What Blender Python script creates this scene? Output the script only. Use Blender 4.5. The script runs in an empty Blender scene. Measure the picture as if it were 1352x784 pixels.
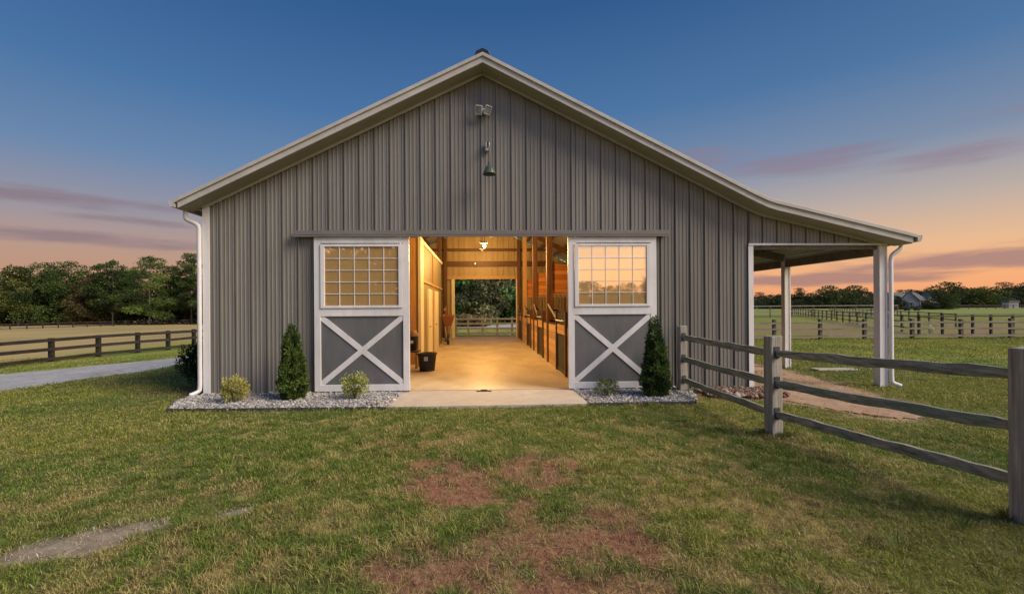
import bpy, bmesh, math, random
import numpy as np
from mathutils import Vector, Matrix, Euler

random.seed(7)
rng = np.random.default_rng(11)
SC = bpy.context.scene
COL = SC.collection

# ------------------------------------------------------------------ camera
F_PX, PU, PV, YAW, ROLL = 600.0, 654.5, 404.9, math.radians(1.91), 0.0066
CAM = Vector((0.0, -9.19, 1.715))
cam_d = bpy.data.cameras.new("camera")
cam = bpy.data.objects.new("camera", cam_d)
COL.objects.link(cam)
cam_d.sensor_fit = 'HORIZONTAL'
cam_d.sensor_width = 36
cam_d.lens = F_PX / 1352 * 36
cam_d.shift_x = (676 - PU) / 1352
cam_d.shift_y = (PV - 392) / 1352
cam_d.clip_start = 0.05
cam_d.clip_end = 6000
cam.location = CAM
cam.rotation_mode = 'XYZ'
cam.rotation_euler = (Matrix.Rotation(-YAW, 3, 'Z') @ Matrix.Rotation(math.pi / 2, 3, 'X') @ Matrix.Rotation(-ROLL, 3, 'Z')).to_euler()
SC.camera = cam


def bearing(u, Z):
    """ground x, y of a thing seen under the bearing u at the distance Z"""
    a = (u - PU) / F_PX
    return (CAM.x + Z * (math.sin(YAW) + a * math.cos(YAW)),
            CAM.y + Z * (math.cos(YAW) - a * math.sin(YAW)))


# ------------------------------------------------------------------ noise and terrain
def smooth(t):
    t = np.clip(t, 0, 1)
    return t * t * (3 - 2 * t)


def terrain(x, y):
    d = -(np.asarray(x, float) + 6.5)
    return -(0.7 * smooth(d / 13.0) + 1.35 * smooth((d - 11.0) / 45.0))


def tz(x, y):
    return float(terrain(x, y))


def vnoise(x, y, seed=0):
    x = np.asarray(x, float); y = np.asarray(y, float)
    xi = np.floor(x).astype(np.int64); yi = np.floor(y).astype(np.int64)
    fx = x - xi; fy = y - yi
    fx = fx * fx * (3 - 2 * fx); fy = fy * fy * (3 - 2 * fy)

    def hsh(a, b):
        n = (a * 374761393 + b * 668265263 + seed * 974634777) & 0xffffffff
        n = ((n ^ (n >> 13)) * 1274126177) & 0xffffffff
        n = n ^ (n >> 16)
        return (n & 0xffff) / 65535.0
    a = hsh(xi, yi); b = hsh(xi + 1, yi); c = hsh(xi, yi + 1); d = hsh(xi + 1, yi + 1)
    return (a * (1 - fx) + b * fx) * (1 - fy) + (c * (1 - fx) + d * fx) * fy


def fbm(x, y, seed=0, oct=4):
    s = 0; a = 0.5; t = 0
    for i in range(oct):
        s = s + a * vnoise(x * 2 ** i, y * 2 ** i, seed + i * 17)
        t += a; a *= 0.5
    return s / t


def blob(x, y, cx, cy, rx, ry, ang=0.0, seed=3, rough=0.55):
    """soft patch with a ragged edge, 0..1"""
    dx = x - cx; dy = y - cy
    c, s = math.cos(ang), math.sin(ang)
    u = (dx * c + dy * s) / rx; v = (-dx * s + dy * c) / ry
    r = np.sqrt(u * u + v * v) + (fbm(x * 3.1, y * 3.1, seed) - 0.5) * rough * 2
    return smooth((1.25 - r) / 0.6)


def inpoly(x, y, poly):
    x = np.asarray(x); y = np.asarray(y)
    r = np.zeros(x.shape, bool)
    n = len(poly)
    for i in range(n):
        x0, y0 = poly[i]; x1, y1 = poly[(i + 1) % n]
        if y0 == y1:
            continue
        cond = ((y0 > y) != (y1 > y)) & (x < (x1 - x0) * (y - y0) / (y1 - y0) + x0)
        r ^= cond
    return r


# ------------------------------------------------------------------ node helpers
def mat(name):
    m = bpy.data.materials.new(name)
    m.use_nodes = True
    nt = m.node_tree
    for n in list(nt.nodes):
        nt.nodes.remove(n)
    out = nt.nodes.new('ShaderNodeOutputMaterial')
    return m, nt, out


def N(nt, typ, **kw):
    n = nt.nodes.new(typ)
    for k, v in kw.items():
        if k == 'inp':
            for kk, vv in v.items():
                n.inputs[kk].default_value = vv
        else:
            setattr(n, k, v)
    return n


def rgba(c):
    return (c[0], c[1], c[2], 1)


def surf(name, c1, c2, scale=(3, 3, 3), rough=0.5, detail=6, bump=0.0, bump_scale=None, spec=0.4,
         c3=None, c3_scale=(40, 40, 40), c3_amt=0.35, rough_var=0.1, metallic=0.0, ramp=(0.35, 0.65)):
    """two-tone noise surface with an optional fine second tone, bump, roughness variation"""
    m, nt, out = mat(name)
    L = nt.links.new
    tc = N(nt, 'ShaderNodeTexCoord')
    mp = N(nt, 'ShaderNodeMapping'); mp.inputs['Scale'].default_value = scale
    L(tc.outputs['Object'], mp.inputs['Vector'])
    nz = N(nt, 'ShaderNodeTexNoise', inp={'Scale': 1.0, 'Detail': detail, 'Roughness': 0.6})
    L(mp.outputs[0], nz.inputs['Vector'])
    rp = N(nt, 'ShaderNodeValToRGB')
    rp.color_ramp.elements[0].position = ramp[0]; rp.color_ramp.elements[0].color = rgba(c1)
    rp.color_ramp.elements[1].position = ramp[1]; rp.color_ramp.elements[1].color = rgba(c2)
    L(nz.outputs[0], rp.inputs[0])
    col = rp.outputs[0]
    if c3 is not None:
        mp2 = N(nt, 'ShaderNodeMapping'); mp2.inputs['Scale'].default_value = c3_scale
        L(tc.outputs['Object'], mp2.inputs['Vector'])
        nz2 = N(nt, 'ShaderNodeTexNoise', inp={'Scale': 1.0, 'Detail': 5.0, 'Roughness': 0.65})
        L(mp2.outputs[0], nz2.inputs['Vector'])
        rp2 = N(nt, 'ShaderNodeValToRGB')
        rp2.color_ramp.elements[0].position = 0.48; rp2.color_ramp.elements[0].color = (0, 0, 0, 1)
        rp2.color_ramp.elements[1].position = 0.66; rp2.color_ramp.elements[1].color = (c3_amt, c3_amt, c3_amt, 1)
        L(nz2.outputs[0], rp2.inputs[0])
        mx = N(nt, 'ShaderNodeMixRGB'); mx.inputs[2].default_value = rgba(c3)
        L(rp2.outputs[0], mx.inputs[0]); L(col, mx.inputs[1]); col = mx.outputs[0]
    b = N(nt, 'ShaderNodeBsdfPrincipled')
    b.inputs['Metallic'].default_value = metallic
    b.inputs['Specular IOR Level'].default_value = spec
    L(col, b.inputs['Base Color'])
    mr = N(nt, 'ShaderNodeMapRange', inp={'To Min': rough - rough_var, 'To Max': rough + rough_var})
    L(nz.outputs[0], mr.inputs['Value']); L(mr.outputs[0], b.inputs['Roughness'])
    if bump:
        mp3 = N(nt, 'ShaderNodeMapping'); mp3.inputs['Scale'].default_value = bump_scale or tuple(s * 6 for s in scale)
        L(tc.outputs['Object'], mp3.inputs['Vector'])
        nz3 = N(nt, 'ShaderNodeTexNoise', inp={'Scale': 1.0, 'Detail': 6.0, 'Roughness': 0.65})
        L(mp3.outputs[0], nz3.inputs['Vector'])
        bp = N(nt, 'ShaderNodeBump', inp={'Strength': bump, 'Distance': 0.02})
        L(nz3.outputs[0], bp.inputs['Height']); L(bp.outputs[0], b.inputs['Normal'])
    L(b.outputs[0], out.inputs[0])
    return m


def attr_mat(name, rough=0.8, transl=0.0, spec=0.2, noise=None):
    m, nt, out = mat(name)
    L = nt.links.new
    at = N(nt, 'ShaderNodeAttribute', attribute_name='Col')
    col = at.outputs['Color']
    if noise:
        tc = N(nt, 'ShaderNodeTexCoord')
        nz = N(nt, 'ShaderNodeTexNoise', inp={'Scale': noise[0], 'Detail': 8.0, 'Roughness': 0.7})
        L(tc.outputs['Object'], nz.inputs['Vector'])
        mr = N(nt, 'ShaderNodeMapRange', inp={'From Min': 0.3, 'From Max': 0.7, 'To Min': noise[1], 'To Max': noise[2]})
        L(nz.outputs[0], mr.inputs['Value'])
        mx = N(nt, 'ShaderNodeMixRGB', blend_type='MULTIPLY'); mx.inputs[0].default_value = 1
        L(col, mx.inputs[1]); L(mr.outputs[0], mx.inputs[2]); col = mx.outputs[0]
    b = N(nt, 'ShaderNodeBsdfPrincipled')
    b.inputs['Roughness'].default_value = rough
    b.inputs['Specular IOR Level'].default_value = spec
    L(col, b.inputs['Base Color'])
    if noise:
        bp = N(nt, 'ShaderNodeBump', inp={'Strength': 0.6, 'Distance': 0.03})
        L(nz.outputs[0], bp.inputs['Height']); L(bp.outputs[0], b.inputs['Normal'])
    if transl:
        t = N(nt, 'ShaderNodeBsdfTranslucent'); L(col, t.inputs['Color'])
        ms = N(nt, 'ShaderNodeMixShader'); ms.inputs[0].default_value = transl
        L(b.outputs[0], ms.inputs[1]); L(t.outputs[0], ms.inputs[2]); L(ms.outputs[0], out.inputs[0])
    else:
        L(b.outputs[0], out.inputs[0])
    return m


def plank_mat(name, c1, c2, board=0.14, axis='Z', gap=0.03, grain=(1.2, 1.2, 1.2), stretch='X', rough=0.5):
    """boards stacked along an axis with a dark joint, grain along another"""
    m, nt, out = mat(name)
    L = nt.links.new
    tc = N(nt, 'ShaderNodeTexCoord')
    sx = N(nt, 'ShaderNodeSeparateXYZ'); L(tc.outputs['Object'], sx.inputs[0])
    dv = N(nt, 'ShaderNodeMath', operation='DIVIDE'); dv.inputs[1].default_value = board
    L(sx.outputs[axis], dv.inputs[0])
    fr = N(nt, 'ShaderNodeMath', operation='FRACT'); L(dv.outputs[0], fr.inputs[0])
    fl = N(nt, 'ShaderNodeMath', operation='FLOOR'); L(dv.outputs[0], fl.inputs[0])
    wn = N(nt, 'ShaderNodeTexWhiteNoise', noise_dimensions='1D'); L(fl.outputs[0], wn.inputs['W'])
    sc = {'X': [26, 26, 26], 'Y': [26, 26, 26], 'Z': [26, 26, 26]}[stretch]
    sc['XYZ'.index(stretch)] = 2.0
    mp = N(nt, 'ShaderNodeMapping'); mp.inputs['Scale'].default_value = sc
    L(tc.outputs['Object'], mp.inputs['Vector'])
    vs = N(nt, 'ShaderNodeVectorMath', operation='ADD'); L(mp.outputs[0], vs.inputs[0]); L(wn.outputs['Color'], vs.inputs[1])
    nz = N(nt, 'ShaderNodeTexNoise', inp={'Scale': 1.0, 'Detail': 6.0, 'Roughness': 0.6, 'Distortion': 0.6}); L(vs.outputs[0], nz.inputs['Vector'])
    rp = N(nt, 'ShaderNodeValToRGB')
    rp.color_ramp.elements[0].position = 0.3; rp.color_ramp.elements[0].color = rgba(c1)
    rp.color_ramp.elements[1].position = 0.68; rp.color_ramp.elements[1].color = rgba(c2)
    L(nz.outputs[0], rp.inputs[0])
    mr = N(nt, 'ShaderNodeMapRange', inp={'To Min': 0.75, 'To Max': 1.2}); L(wn.outputs['Value'], mr.inputs['Value'])
    mx = N(nt, 'ShaderNodeMixRGB', blend_type='MULTIPLY'); mx.inputs[0].default_value = 1
    L(rp.outputs[0], mx.inputs[1]); L(mr.outputs[0], mx.inputs[2])
    gp = N(nt, 'ShaderNodeMath', operation='LESS_THAN'); gp.inputs[1].default_value = gap; L(fr.outputs[0], gp.inputs[0])
    m2 = N(nt, 'ShaderNodeMixRGB'); m2.inputs[2].default_value = (c1[0] * .25, c1[1] * .22, c1[2] * .2, 1)
    L(gp.outputs[0], m2.inputs[0]); L(mx.outputs[0], m2.inputs[1])
    b = N(nt, 'ShaderNodeBsdfPrincipled', inp={'Roughness': rough, 'Specular IOR Level': 0.3})
    L(m2.outputs[0], b.inputs['Base Color'])
    bp = N(nt, 'ShaderNodeBump', inp={'Strength': 0.25, 'Distance': 0.01}); L(nz.outputs[0], bp.inputs['Height']); L(bp.outputs[0], b.inputs['Normal'])
    L(b.outputs[0], out.inputs[0])
    return m


def glow(name, color, strength):
    m, nt, out = mat(name)
    e = N(nt, 'ShaderNodeEmission', inp={'Color': rgba(color), 'Strength': strength})
    nt.links.new(e.outputs[0], out.inputs[0])
    return m


M = {}
M['siding'] = surf('metal_siding', (.180, .170, .152), (.224, .212, .192), (1.5, 1.5, .25), .42, bump=.12, bump_scale=(3, 3, 1.2), spec=.5,
                   c3=(.13, .118, .106), c3_scale=(9, 9, .5), c3_amt=.35)
def panel_tone(m, width=.9144, lo=.90, hi=1.08):
    """each metal sheet has its own slight tone; dull screw heads in rows along the girts"""
    nt = m.node_tree; L = nt.links.new
    b = [n for n in nt.nodes if n.type == 'BSDF_PRINCIPLED'][0]
    src = b.inputs['Base Color'].links[0].from_socket
    tc = N(nt, 'ShaderNodeTexCoord'); sx = N(nt, 'ShaderNodeSeparateXYZ'); L(tc.outputs['Object'], sx.inputs[0])

    def mt(op, a, v=None):
        n = N(nt, 'ShaderNodeMath', operation=op); L(a, n.inputs[0])
        if v is not None:
            if hasattr(v, 'links'): L(v, n.inputs[1])
            else: n.inputs[1].default_value = v
        return n.outputs[0]
    wn = N(nt, 'ShaderNodeTexWhiteNoise', noise_dimensions='1D'); L(mt('FLOOR', mt('DIVIDE', sx.outputs['X'], width)), wn.inputs['W'])
    mr = N(nt, 'ShaderNodeMapRange', inp={'To Min': lo, 'To Max': hi}); L(wn.outputs['Value'], mr.inputs['Value'])
    mx = N(nt, 'ShaderNodeMixRGB', blend_type='MULTIPLY'); mx.inputs[0].default_value = 1; L(src, mx.inputs[1]); L(mr.outputs[0], mx.inputs[2])
    fx = mt('FRACT', mt('DIVIDE', mt('ADD', sx.outputs['X'], -.05 - .07), .3048)); fz = mt('FRACT', mt('DIVIDE', mt('ADD', sx.outputs['Z'], .12), .62))
    d = mt('MULTIPLY', mt('LESS_THAN', mt('ABSOLUTE', mt('SUBTRACT', fx, .5)), .028), mt('LESS_THAN', mt('ABSOLUTE', mt('SUBTRACT', fz, .5)), .014))
    m2 = N(nt, 'ShaderNodeMixRGB'); m2.inputs[2].default_value = (.09, .082, .075, 1); L(mt('MULTIPLY', d, .6), m2.inputs[0]); L(mx.outputs[0], m2.inputs[1])
    L(m2.outputs[0], b.inputs['Base Color'])


panel_tone(M['siding'])
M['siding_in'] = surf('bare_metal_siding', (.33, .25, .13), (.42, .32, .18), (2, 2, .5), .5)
M['trim'] = surf('white_trim', (.66, .65, .66), (.76, .75, .76), (1.3, 1.3, .5), .4, c3=(.5, .48, .46), c3_scale=(6, 6, 1.5), c3_amt=.4)
M['door_white'] = surf('white_door_paint', (.62, .61, .62), (.72, .71, .72), (2, 2, .8), .38, c3=(.46, .44, .42), c3_scale=(7, 7, 2), c3_amt=.28)
M['door_grey'] = surf('grey_door_panel', (.105, .107, .112), (.135, .137, .142), (2, 2, 1), .45, c3=(.18, .17, .165), c3_scale=(8, 8, 1.5), c3_amt=.3)
M['fascia'] = surf('taupe_fascia', (.40, .385, .365), (.47, .455, .432), (1, 1, 2), .45, c3=(.33, .3, .27), c3_scale=(5, 5, 9), c3_amt=.4)
M['soffit'] = surf('soffit', (.3, .28, .24), (.36, .33, .29), (2, 9, 2), .55)
M['roof'] = surf('roof_metal', (.24, .23, .21), (.3, .29, .27), (1, 1, 1), .4, spec=.5)
M['track'] = surf('door_track_metal', (.16, .145, .14), (.2, .185, .175), (1, 3, 3), .4, c3=(.11, .1, .095), c3_amt=.4, c3_scale=(3, 20, 20))
M['black'] = surf('black_metal', (.012, .012, .014), (.022, .022, .025), (5, 5, 5), .4)
M['rubber'] = surf('black_rubber', (.014, .015, .018), (.03, .032, .036), (8, 8, 8), .6)
M['floor'] = surf('aisle_concrete', (.41, .335, .22), (.56, .47, .33), (.7, .5, 1), .45, bump=.02, bump_scale=(9, 9, 9),
                  c3=(.30, .22, .13), c3_scale=(2.6, 1.2, 2), c3_amt=.4, rough_var=.08, spec=.2)
M['apron'] = surf('apron_concrete', (.40, .35, .30), (.48, .43, .37), (1.5, 1.5, 1), .75, bump=.15, bump_scale=(60, 60, 60),
                  c3=(.33, .29, .25), c3_scale=(7, 7, 7), c3_amt=.5)
M['wood_dark'] = surf('stained_timber', (.075, .031, .012), (.14, .060, .024), (14, 14, 1.2), .5, bump=.15, bump_scale=(40, 40, 3))
M['wood_dark_x'] = surf('stained_timber_beam', (.075, .031, .012), (.14, .060, .024), (1.2, 14, 14), .5)
M['wood_dark_y'] = surf('stained_timber_rail', (.075, .031, .012), (.14, .060, .024), (14, 1.2, 14), .5)
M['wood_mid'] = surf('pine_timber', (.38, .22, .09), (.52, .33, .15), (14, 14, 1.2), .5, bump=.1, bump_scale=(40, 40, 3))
M['plank_x'] = plank_mat('pine_boards', (.38, .13, .03), (.50, .21, .055), .14, 'Z', .05, stretch='X')
M['plank_y'] = plank_mat('pine_boards_along_aisle', (.40, .21, .08), (.56, .33, .14), .16, 'Z', .05, stretch='Y')
M['plank_y2'] = plank_mat('stall_boards', (.42, .25, .12), (.58, .38, .2), .2, 'Z', .04, stretch='Y')
M['plank_v'] = plank_mat('upright_pine_boards', (.44, .22, .07), (.6, .33, .12), .19, 'X', .02, stretch='Z')
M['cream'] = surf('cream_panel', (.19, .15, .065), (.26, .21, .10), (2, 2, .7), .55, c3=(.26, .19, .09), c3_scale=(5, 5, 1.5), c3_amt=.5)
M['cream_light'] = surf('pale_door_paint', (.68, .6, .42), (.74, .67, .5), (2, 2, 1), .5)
M['lampgreen'] = surf('green_enamel', (.06, .08, .062), (.08, .1, .078), (5, 5, 5), .35)
M['galv'] = surf('galvanised_metal', (.4, .4, .4), (.5, .5, .5), (9, 9, 9), .45, metallic=.6)
M['white_plastic'] = surf('white_plastic', (.7, .7, .7), (.76, .76, .76), (4, 4, 4), .4)
M['lens'] = surf('floodlight_lens', (.24, .28, .33), (.34, .39, .45), (14, 14, 14), .15, spec=.8)  # pale blue of the reflected sky is put into the lens colour
M['red_rust'] = surf('rusty_red_paint', (.11, .037, .018), (.18, .06, .027), (6, 6, 6), .5, c3=(.16, .07, .03))
M['grey_timber'] = surf('dull_grey_timber', (.12, .105, .09), (.2, .178, .155), (6, 6, 6), .7)
M['lid'] = surf('tan_lid', (.16, .075, .03), (.24, .12, .05), (6, 6, 6), .6)
M['dish'] = surf('aged_lamp_dish', (.12, .105, .085), (.17, .15, .125), (6, 6, 6), .5)
M['bar'] = surf('worn_steel_bar', (.16, .12, .10), (.25, .2, .16), (6, 6, 6), .4)
M['rear_board'] = surf('grey_rear_board', (.26, .28, .28), (.38, .4, .39), (2, 8, 8), .8)
M['lamp_grey'] = surf('dull_white_metal', (.40, .40, .41), (.48, .48, .49), (6, 6, 6), .5)
M['edge'] = surf('dark_edging', (.04, .038, .036), (.07, .065, .06), (5, 5, 5), .6)


def fence_wood(name, along, a=(.10, .098, .072), b=(.43, .405, .32), green=(.135, .20, .15), tan=None):
    s = [34, 34, 34]; s['XYZ'.index(along)] = 1.3
    g = [4, 4, 4]; g['XYZ'.index(along)] = 1.3
    bsc = [70, 70, 70]; bsc['XYZ'.index(along)] = 4
    return surf(name, a, b, tuple(s), .8, bump=.5, bump_scale=tuple(bsc), spec=.15, c3=green, c3_scale=tuple(g), c3_amt=.75, ramp=(.3, .7))


M['rail_wood'] = fence_wood('weathered_rail', 'Y')
M['post_wood'] = fence_wood('weathered_post', 'Z', (.15, .145, .13), (.47, .425, .355), (.22, .225, .21))
M['brown_board'] = surf('dark_brown_board', (.013, .009, .007), (.032, .023, .018), (2, 2, 9), .7, bump=.2, c3=(.05, .037, .029), c3_scale=(1.5, 1.5, 12), c3_amt=.4)
M['grey_board'] = surf('grey_paddock_board', (.15, .13, .105), (.28, .25, .21), (1.2, 9, 9), .75, c3=(.13, .12, .1), c3_scale=(2, 8, 8), c3_amt=.5)
M['brown_post'] = surf('brown_paddock_post', (.06, .046, .034), (.12, .095, .07), (9, 9, 2), .75)
M['bark'] = surf('bark', (.05, .038, .028), (.14, .11, .085), (3, 3, .7), .85, bump=.4)
M['bark_pale'] = surf('pale_bark', (.16, .135, .11), (.27, .235, .195), (3, 3, .7), .85, bump=.3)
M['leaf'] = attr_mat('foliage', .65, .25)
M['needle'] = attr_mat('shrub_foliage', .6, .2)
M['grass'] = attr_mat('grass_blade', .7, .25)
M['ground'] = attr_mat('ground_cover', .9, 0, .1, noise=(7.0, .62, 1.38))
M['stone'] = attr_mat('stone', .75, 0, .3)
M['dirt'] = surf('bare_red_dirt', (.33, .205, .135), (.47, .33, .235), (1.1, 1.1, 1), .9, bump=.5, bump_scale=(14, 14, 14), spec=.1,
                 c3=(.22, .12, .07), c3_scale=(5, 5, 5), c3_amt=.55)
M['drive'] = surf('crushed_gravel', (.34, .335, .335), (.46, .455, .45), (.8, .8, 1), .9, bump=.6, bump_scale=(25, 25, 25), spec=.1,
                  c3=(.17, .165, .16), c3_scale=(5, 5, 5), c3_amt=.75)
M['house'] = surf('house_siding', (.20, .225, .26), (.28, .31, .345), (1, 1, 6), .6)
M['house_wing'] = surf('white_house_siding', (.42, .42, .44), (.52, .52, .54), (1, 1, 6), .6)
M['house_roof'] = surf('house_shingle', (.13, .125, .125), (.2, .195, .19), (2, 2, 6), .8)
M['house_glass'] = surf('house_window_glass', (.03, .04, .05), (.06, .07, .08), (2, 2, 2), .1)
M['bulb'] = glow('lit_bulb', (1, .72, .36), 30)
M['bulb_dim'] = glow('dim_lit_bulb', (1, .6, .26), .9)


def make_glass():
    m, nt, out = mat('sky_toned_window_glass')
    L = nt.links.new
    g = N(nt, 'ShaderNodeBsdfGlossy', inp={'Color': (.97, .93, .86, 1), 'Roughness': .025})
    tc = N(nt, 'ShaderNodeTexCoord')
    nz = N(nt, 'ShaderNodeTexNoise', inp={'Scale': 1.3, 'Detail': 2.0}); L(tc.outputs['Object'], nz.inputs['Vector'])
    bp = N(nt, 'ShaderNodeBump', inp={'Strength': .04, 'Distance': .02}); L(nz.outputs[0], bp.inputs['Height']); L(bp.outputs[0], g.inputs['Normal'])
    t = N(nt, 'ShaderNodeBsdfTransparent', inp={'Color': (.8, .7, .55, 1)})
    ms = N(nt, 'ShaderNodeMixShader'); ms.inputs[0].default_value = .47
    df = N(nt, 'ShaderNodeBsdfDiffuse', inp={'Color': (.78, .49, .20, 1)})      # amber of the mirrored dusk sky, put into the pane's colour
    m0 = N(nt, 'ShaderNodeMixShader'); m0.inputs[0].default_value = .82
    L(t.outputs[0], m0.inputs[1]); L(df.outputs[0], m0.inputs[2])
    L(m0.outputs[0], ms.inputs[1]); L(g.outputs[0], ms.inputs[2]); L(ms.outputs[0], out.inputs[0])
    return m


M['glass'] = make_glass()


# ------------------------------------------------------------------ object helpers
def empty(name, loc=(0, 0, 0), rz=0.0, label=None, cat=None, group=None):
    o = bpy.data.objects.new(name, None)
    o.empty_display_size = 0.2
    o.location = loc; o.rotation_euler = (0, 0, rz)
    COL.objects.link(o)
    tag(o, label, cat, group)
    return o


def tag(o, label=None, cat=None, group=None, kind=None):
    if label: o['label'] = label
    if cat: o['category'] = cat
    if group: o['group'] = group
    if kind: o['kind'] = kind
    return o


class MB:
    """collects shapes, builds ONE mesh object"""
    def __init__(self):
        self.v = []; self.f = []

    def add(self, vs, fs):
        o = len(self.v)
        self.v.extend([tuple(p) for p in vs])
        self.f.extend([tuple(i + o for i in q) for q in fs])

    def box(self, x0, x1, y0, y1, z0, z1):
        self.add([(x0, y0, z0), (x1, y0, z0), (x1, y1, z0), (x0, y1, z0), (x0, y0, z1), (x1, y0, z1), (x1, y1, z1), (x0, y1, z1)],
                 [(0, 3, 2, 1), (4, 5, 6, 7), (0, 1, 5, 4), (1, 2, 6, 5), (2, 3, 7, 6), (3, 0, 4, 7)])
        return self

    def beam(self, p, q, w, h, up=(0, 0, 1)):
        p = Vector(p); q = Vector(q); d = (q - p).normalized()
        s = d.cross(Vector(up))
        if s.length < 1e-4: s = d.cross(Vector((0, 1, 0)))
        s.normalize(); u = s.cross(d)
        s *= w / 2; u *= h / 2
        self.add([p - s - u, p + s - u, p + s + u, p - s + u, q - s - u, q + s - u, q + s + u, q - s + u],
                 [(0, 3, 2, 1), (4, 5, 6, 7), (0, 1, 5, 4), (1, 2, 6, 5), (2, 3, 7, 6), (3, 0, 4, 7)])
        return self

    def tube(self, pts, rad, n=8, cap=True, sq=None):
        pts = [Vector(p) for p in pts]
        if not isinstance(rad, (list, tuple)): rad = [rad] * len(pts)
        rings = []
        ref = None
        for i, p in enumerate(pts):
            a = pts[max(i - 1, 0)]; b = pts[min(i + 1, len(pts) - 1)]
            d = (b - a).normalized()
            if ref is None:
                ref = d.cross(Vector((0, 0, 1)))
                if ref.length < 1e-3: ref = Vector((1, 0, 0))
            s = (ref - d * ref.dot(d)).normalized(); ref = s
            u = d.cross(s)
            ring = []
            for k in range(n):
                t = 2 * math.pi * (k + .5) / n
                ca, sa = math.cos(t), math.sin(t)
                if sq: ca *= sq[0]; sa *= sq[1]
                ring.append(p + s * (ca * rad[i]) + u * (sa * rad[i]))
            rings.append(ring)
        vs = [v for r in rings for v in r]; fs = []
        for i in range(len(rings) - 1):
            for k in range(n):
                k2 = (k + 1) % n
                fs.append((i * n + k, i * n + k2, (i + 1) * n + k2, (i + 1) * n + k))
        if cap:
            fs.append(tuple(range(n - 1, -1, -1))); o = (len(rings) - 1) * n
            fs.append(tuple(o + k for k in range(n)))
        self.add(vs, fs)
        return self

    def lathe(self, c, prof, n=24, M4=None):
        """prof: (radius, z) pairs turned about the vertical axis at c"""
        vs = []; fs = []
        for r, z in prof:
            for k in range(n):
                t = 2 * math.pi * k / n
                p = Vector((r * math.cos(t), r * math.sin(t), z))
                if M4: p = M4 @ p
                vs.append(p + Vector(c))
        for i in range(len(prof) - 1):
            for k in range(n):
                k2 = (k + 1) % n
                fs.append((i * n + k, i * n + k2, (i + 1) * n + k2, (i + 1) * n + k))
        self.add(vs, fs)
        return self

    def prism(self, poly, y0, y1):
        """polygon in x,z extruded along y"""
        n = len(poly)
        vs = [(x, y0, z) for x, z in poly] + [(x, y1, z) for x, z in poly]
        fs = [tuple(range(n)), tuple(range(2 * n - 1, n - 1, -1))]
        for i in range(n):
            j = (i + 1) % n
            fs.append((i, i + n, j + n, j))
        self.add(vs, fs)
        return self

    def build(self, name, material, parent=None, bevel=0.0, smooth=False):
        me = bpy.data.meshes.new(name)
        me.from_pydata(self.v, [], self.f)
        me.update()
        bm = bmesh.new(); bm.from_mesh(me)
        bmesh.ops.recalc_face_normals(bm, faces=bm.faces)
        bm.to_mesh(me); bm.free()
        if smooth:
            for p in me.polygons: p.use_smooth = True
        me.materials.append(material)
        o = bpy.data.objects.new(name, me)
        COL.objects.link(o)
        if parent is not None: o.parent = parent
        if bevel:
            b = o.modifiers.new('bevel', 'BEVEL'); b.width = bevel; b.segments = 2; b.limit_method = 'ANGLE'
            b.angle_limit = math.radians(50)
        return o


def fast_mesh(name, V, faces, material, col=None, parent=None, smooth=False):
    """V (n,3) float, faces (m,k) int, col (n,3) point colours"""
    me = bpy.data.meshes.new(name)
    n = len(V); m, k = faces.shape
    me.vertices.add(n); me.vertices.foreach_set('co', np.ascontiguousarray(V, np.float32).ravel())
    me.loops.add(m * k); me.loops.foreach_set('vertex_index', np.ascontiguousarray(faces, np.int32).ravel())
    me.polygons.add(m)
    me.polygons.foreach_set('loop_start', np.arange(0, m * k, k, dtype=np.int32))
    me.polygons.foreach_set('loop_total', np.full(m, k, np.int32))
    if smooth: me.polygons.foreach_set('use_smooth', np.ones(m, bool))
    me.update(calc_edges=True)
    if col is not None:
        a = me.attributes.new('Col', 'FLOAT_COLOR', 'POINT')
        c = np.ones((n, 4), np.float32); c[:, :3] = col
        a.data.foreach_set('color', c.ravel())
    me.materials.append(material)
    o = bpy.data.objects.new(name, me)
    COL.objects.link(o)
    if parent is not None: o.parent = parent
    return o


def copy_tree(o, parent=None):
    c = o.copy(); COL.objects.link(c)
    if parent is not None: c.parent = parent
    for ch in list(o.children):
        copy_tree(ch, c)
    return c


# ================================================================== SKY AND SUN
SUN_AZ = math.radians(117)      # clockwise from +Y: to the right and behind the camera
SUN_EL = math.radians(38)
sun_dir = Vector((math.sin(SUN_AZ) * math.cos(SUN_EL), math.cos(SUN_AZ) * math.cos(SUN_EL), math.sin(SUN_EL)))
sd = bpy.data.lights.new('sun', 'SUN')
sd.energy = 4.6; sd.angle = math.radians(30); sd.color = (1.0, .85, .66)
so = bpy.data.objects.new('sun', sd); COL.objects.link(so)
so.rotation_euler = sun_dir.to_track_quat('Z', 'Y').to_euler()
so.location = (30, -30, 30)

W = bpy.data.worlds.new("World"); SC.world = W; W.use_nodes = True
nt = W.node_tree
for n in list(nt.nodes): nt.nodes.remove(n)
L = nt.links.new
wo = N(nt, 'ShaderNodeOutputWorld')
tc = N(nt, 'ShaderNodeTexCoord')
nrm = N(nt, 'ShaderNodeVectorMath', operation='NORMALIZE'); L(tc.outputs['Generated'], nrm.inputs[0])
sx = N(nt, 'ShaderNodeSeparateXYZ'); L(nrm.outputs[0], sx.inputs[0])


def ramp(stops, fac):
    r = N(nt, 'ShaderNodeValToRGB')
    e = r.color_ramp.elements
    while len(e) < len(stops): e.new(0.5)
    for i, (p, c) in enumerate(stops):
        e[i].position = p; e[i].color = rgba(c)
    L(fac, r.inputs[0])
    return r.outputs[0]


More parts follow.
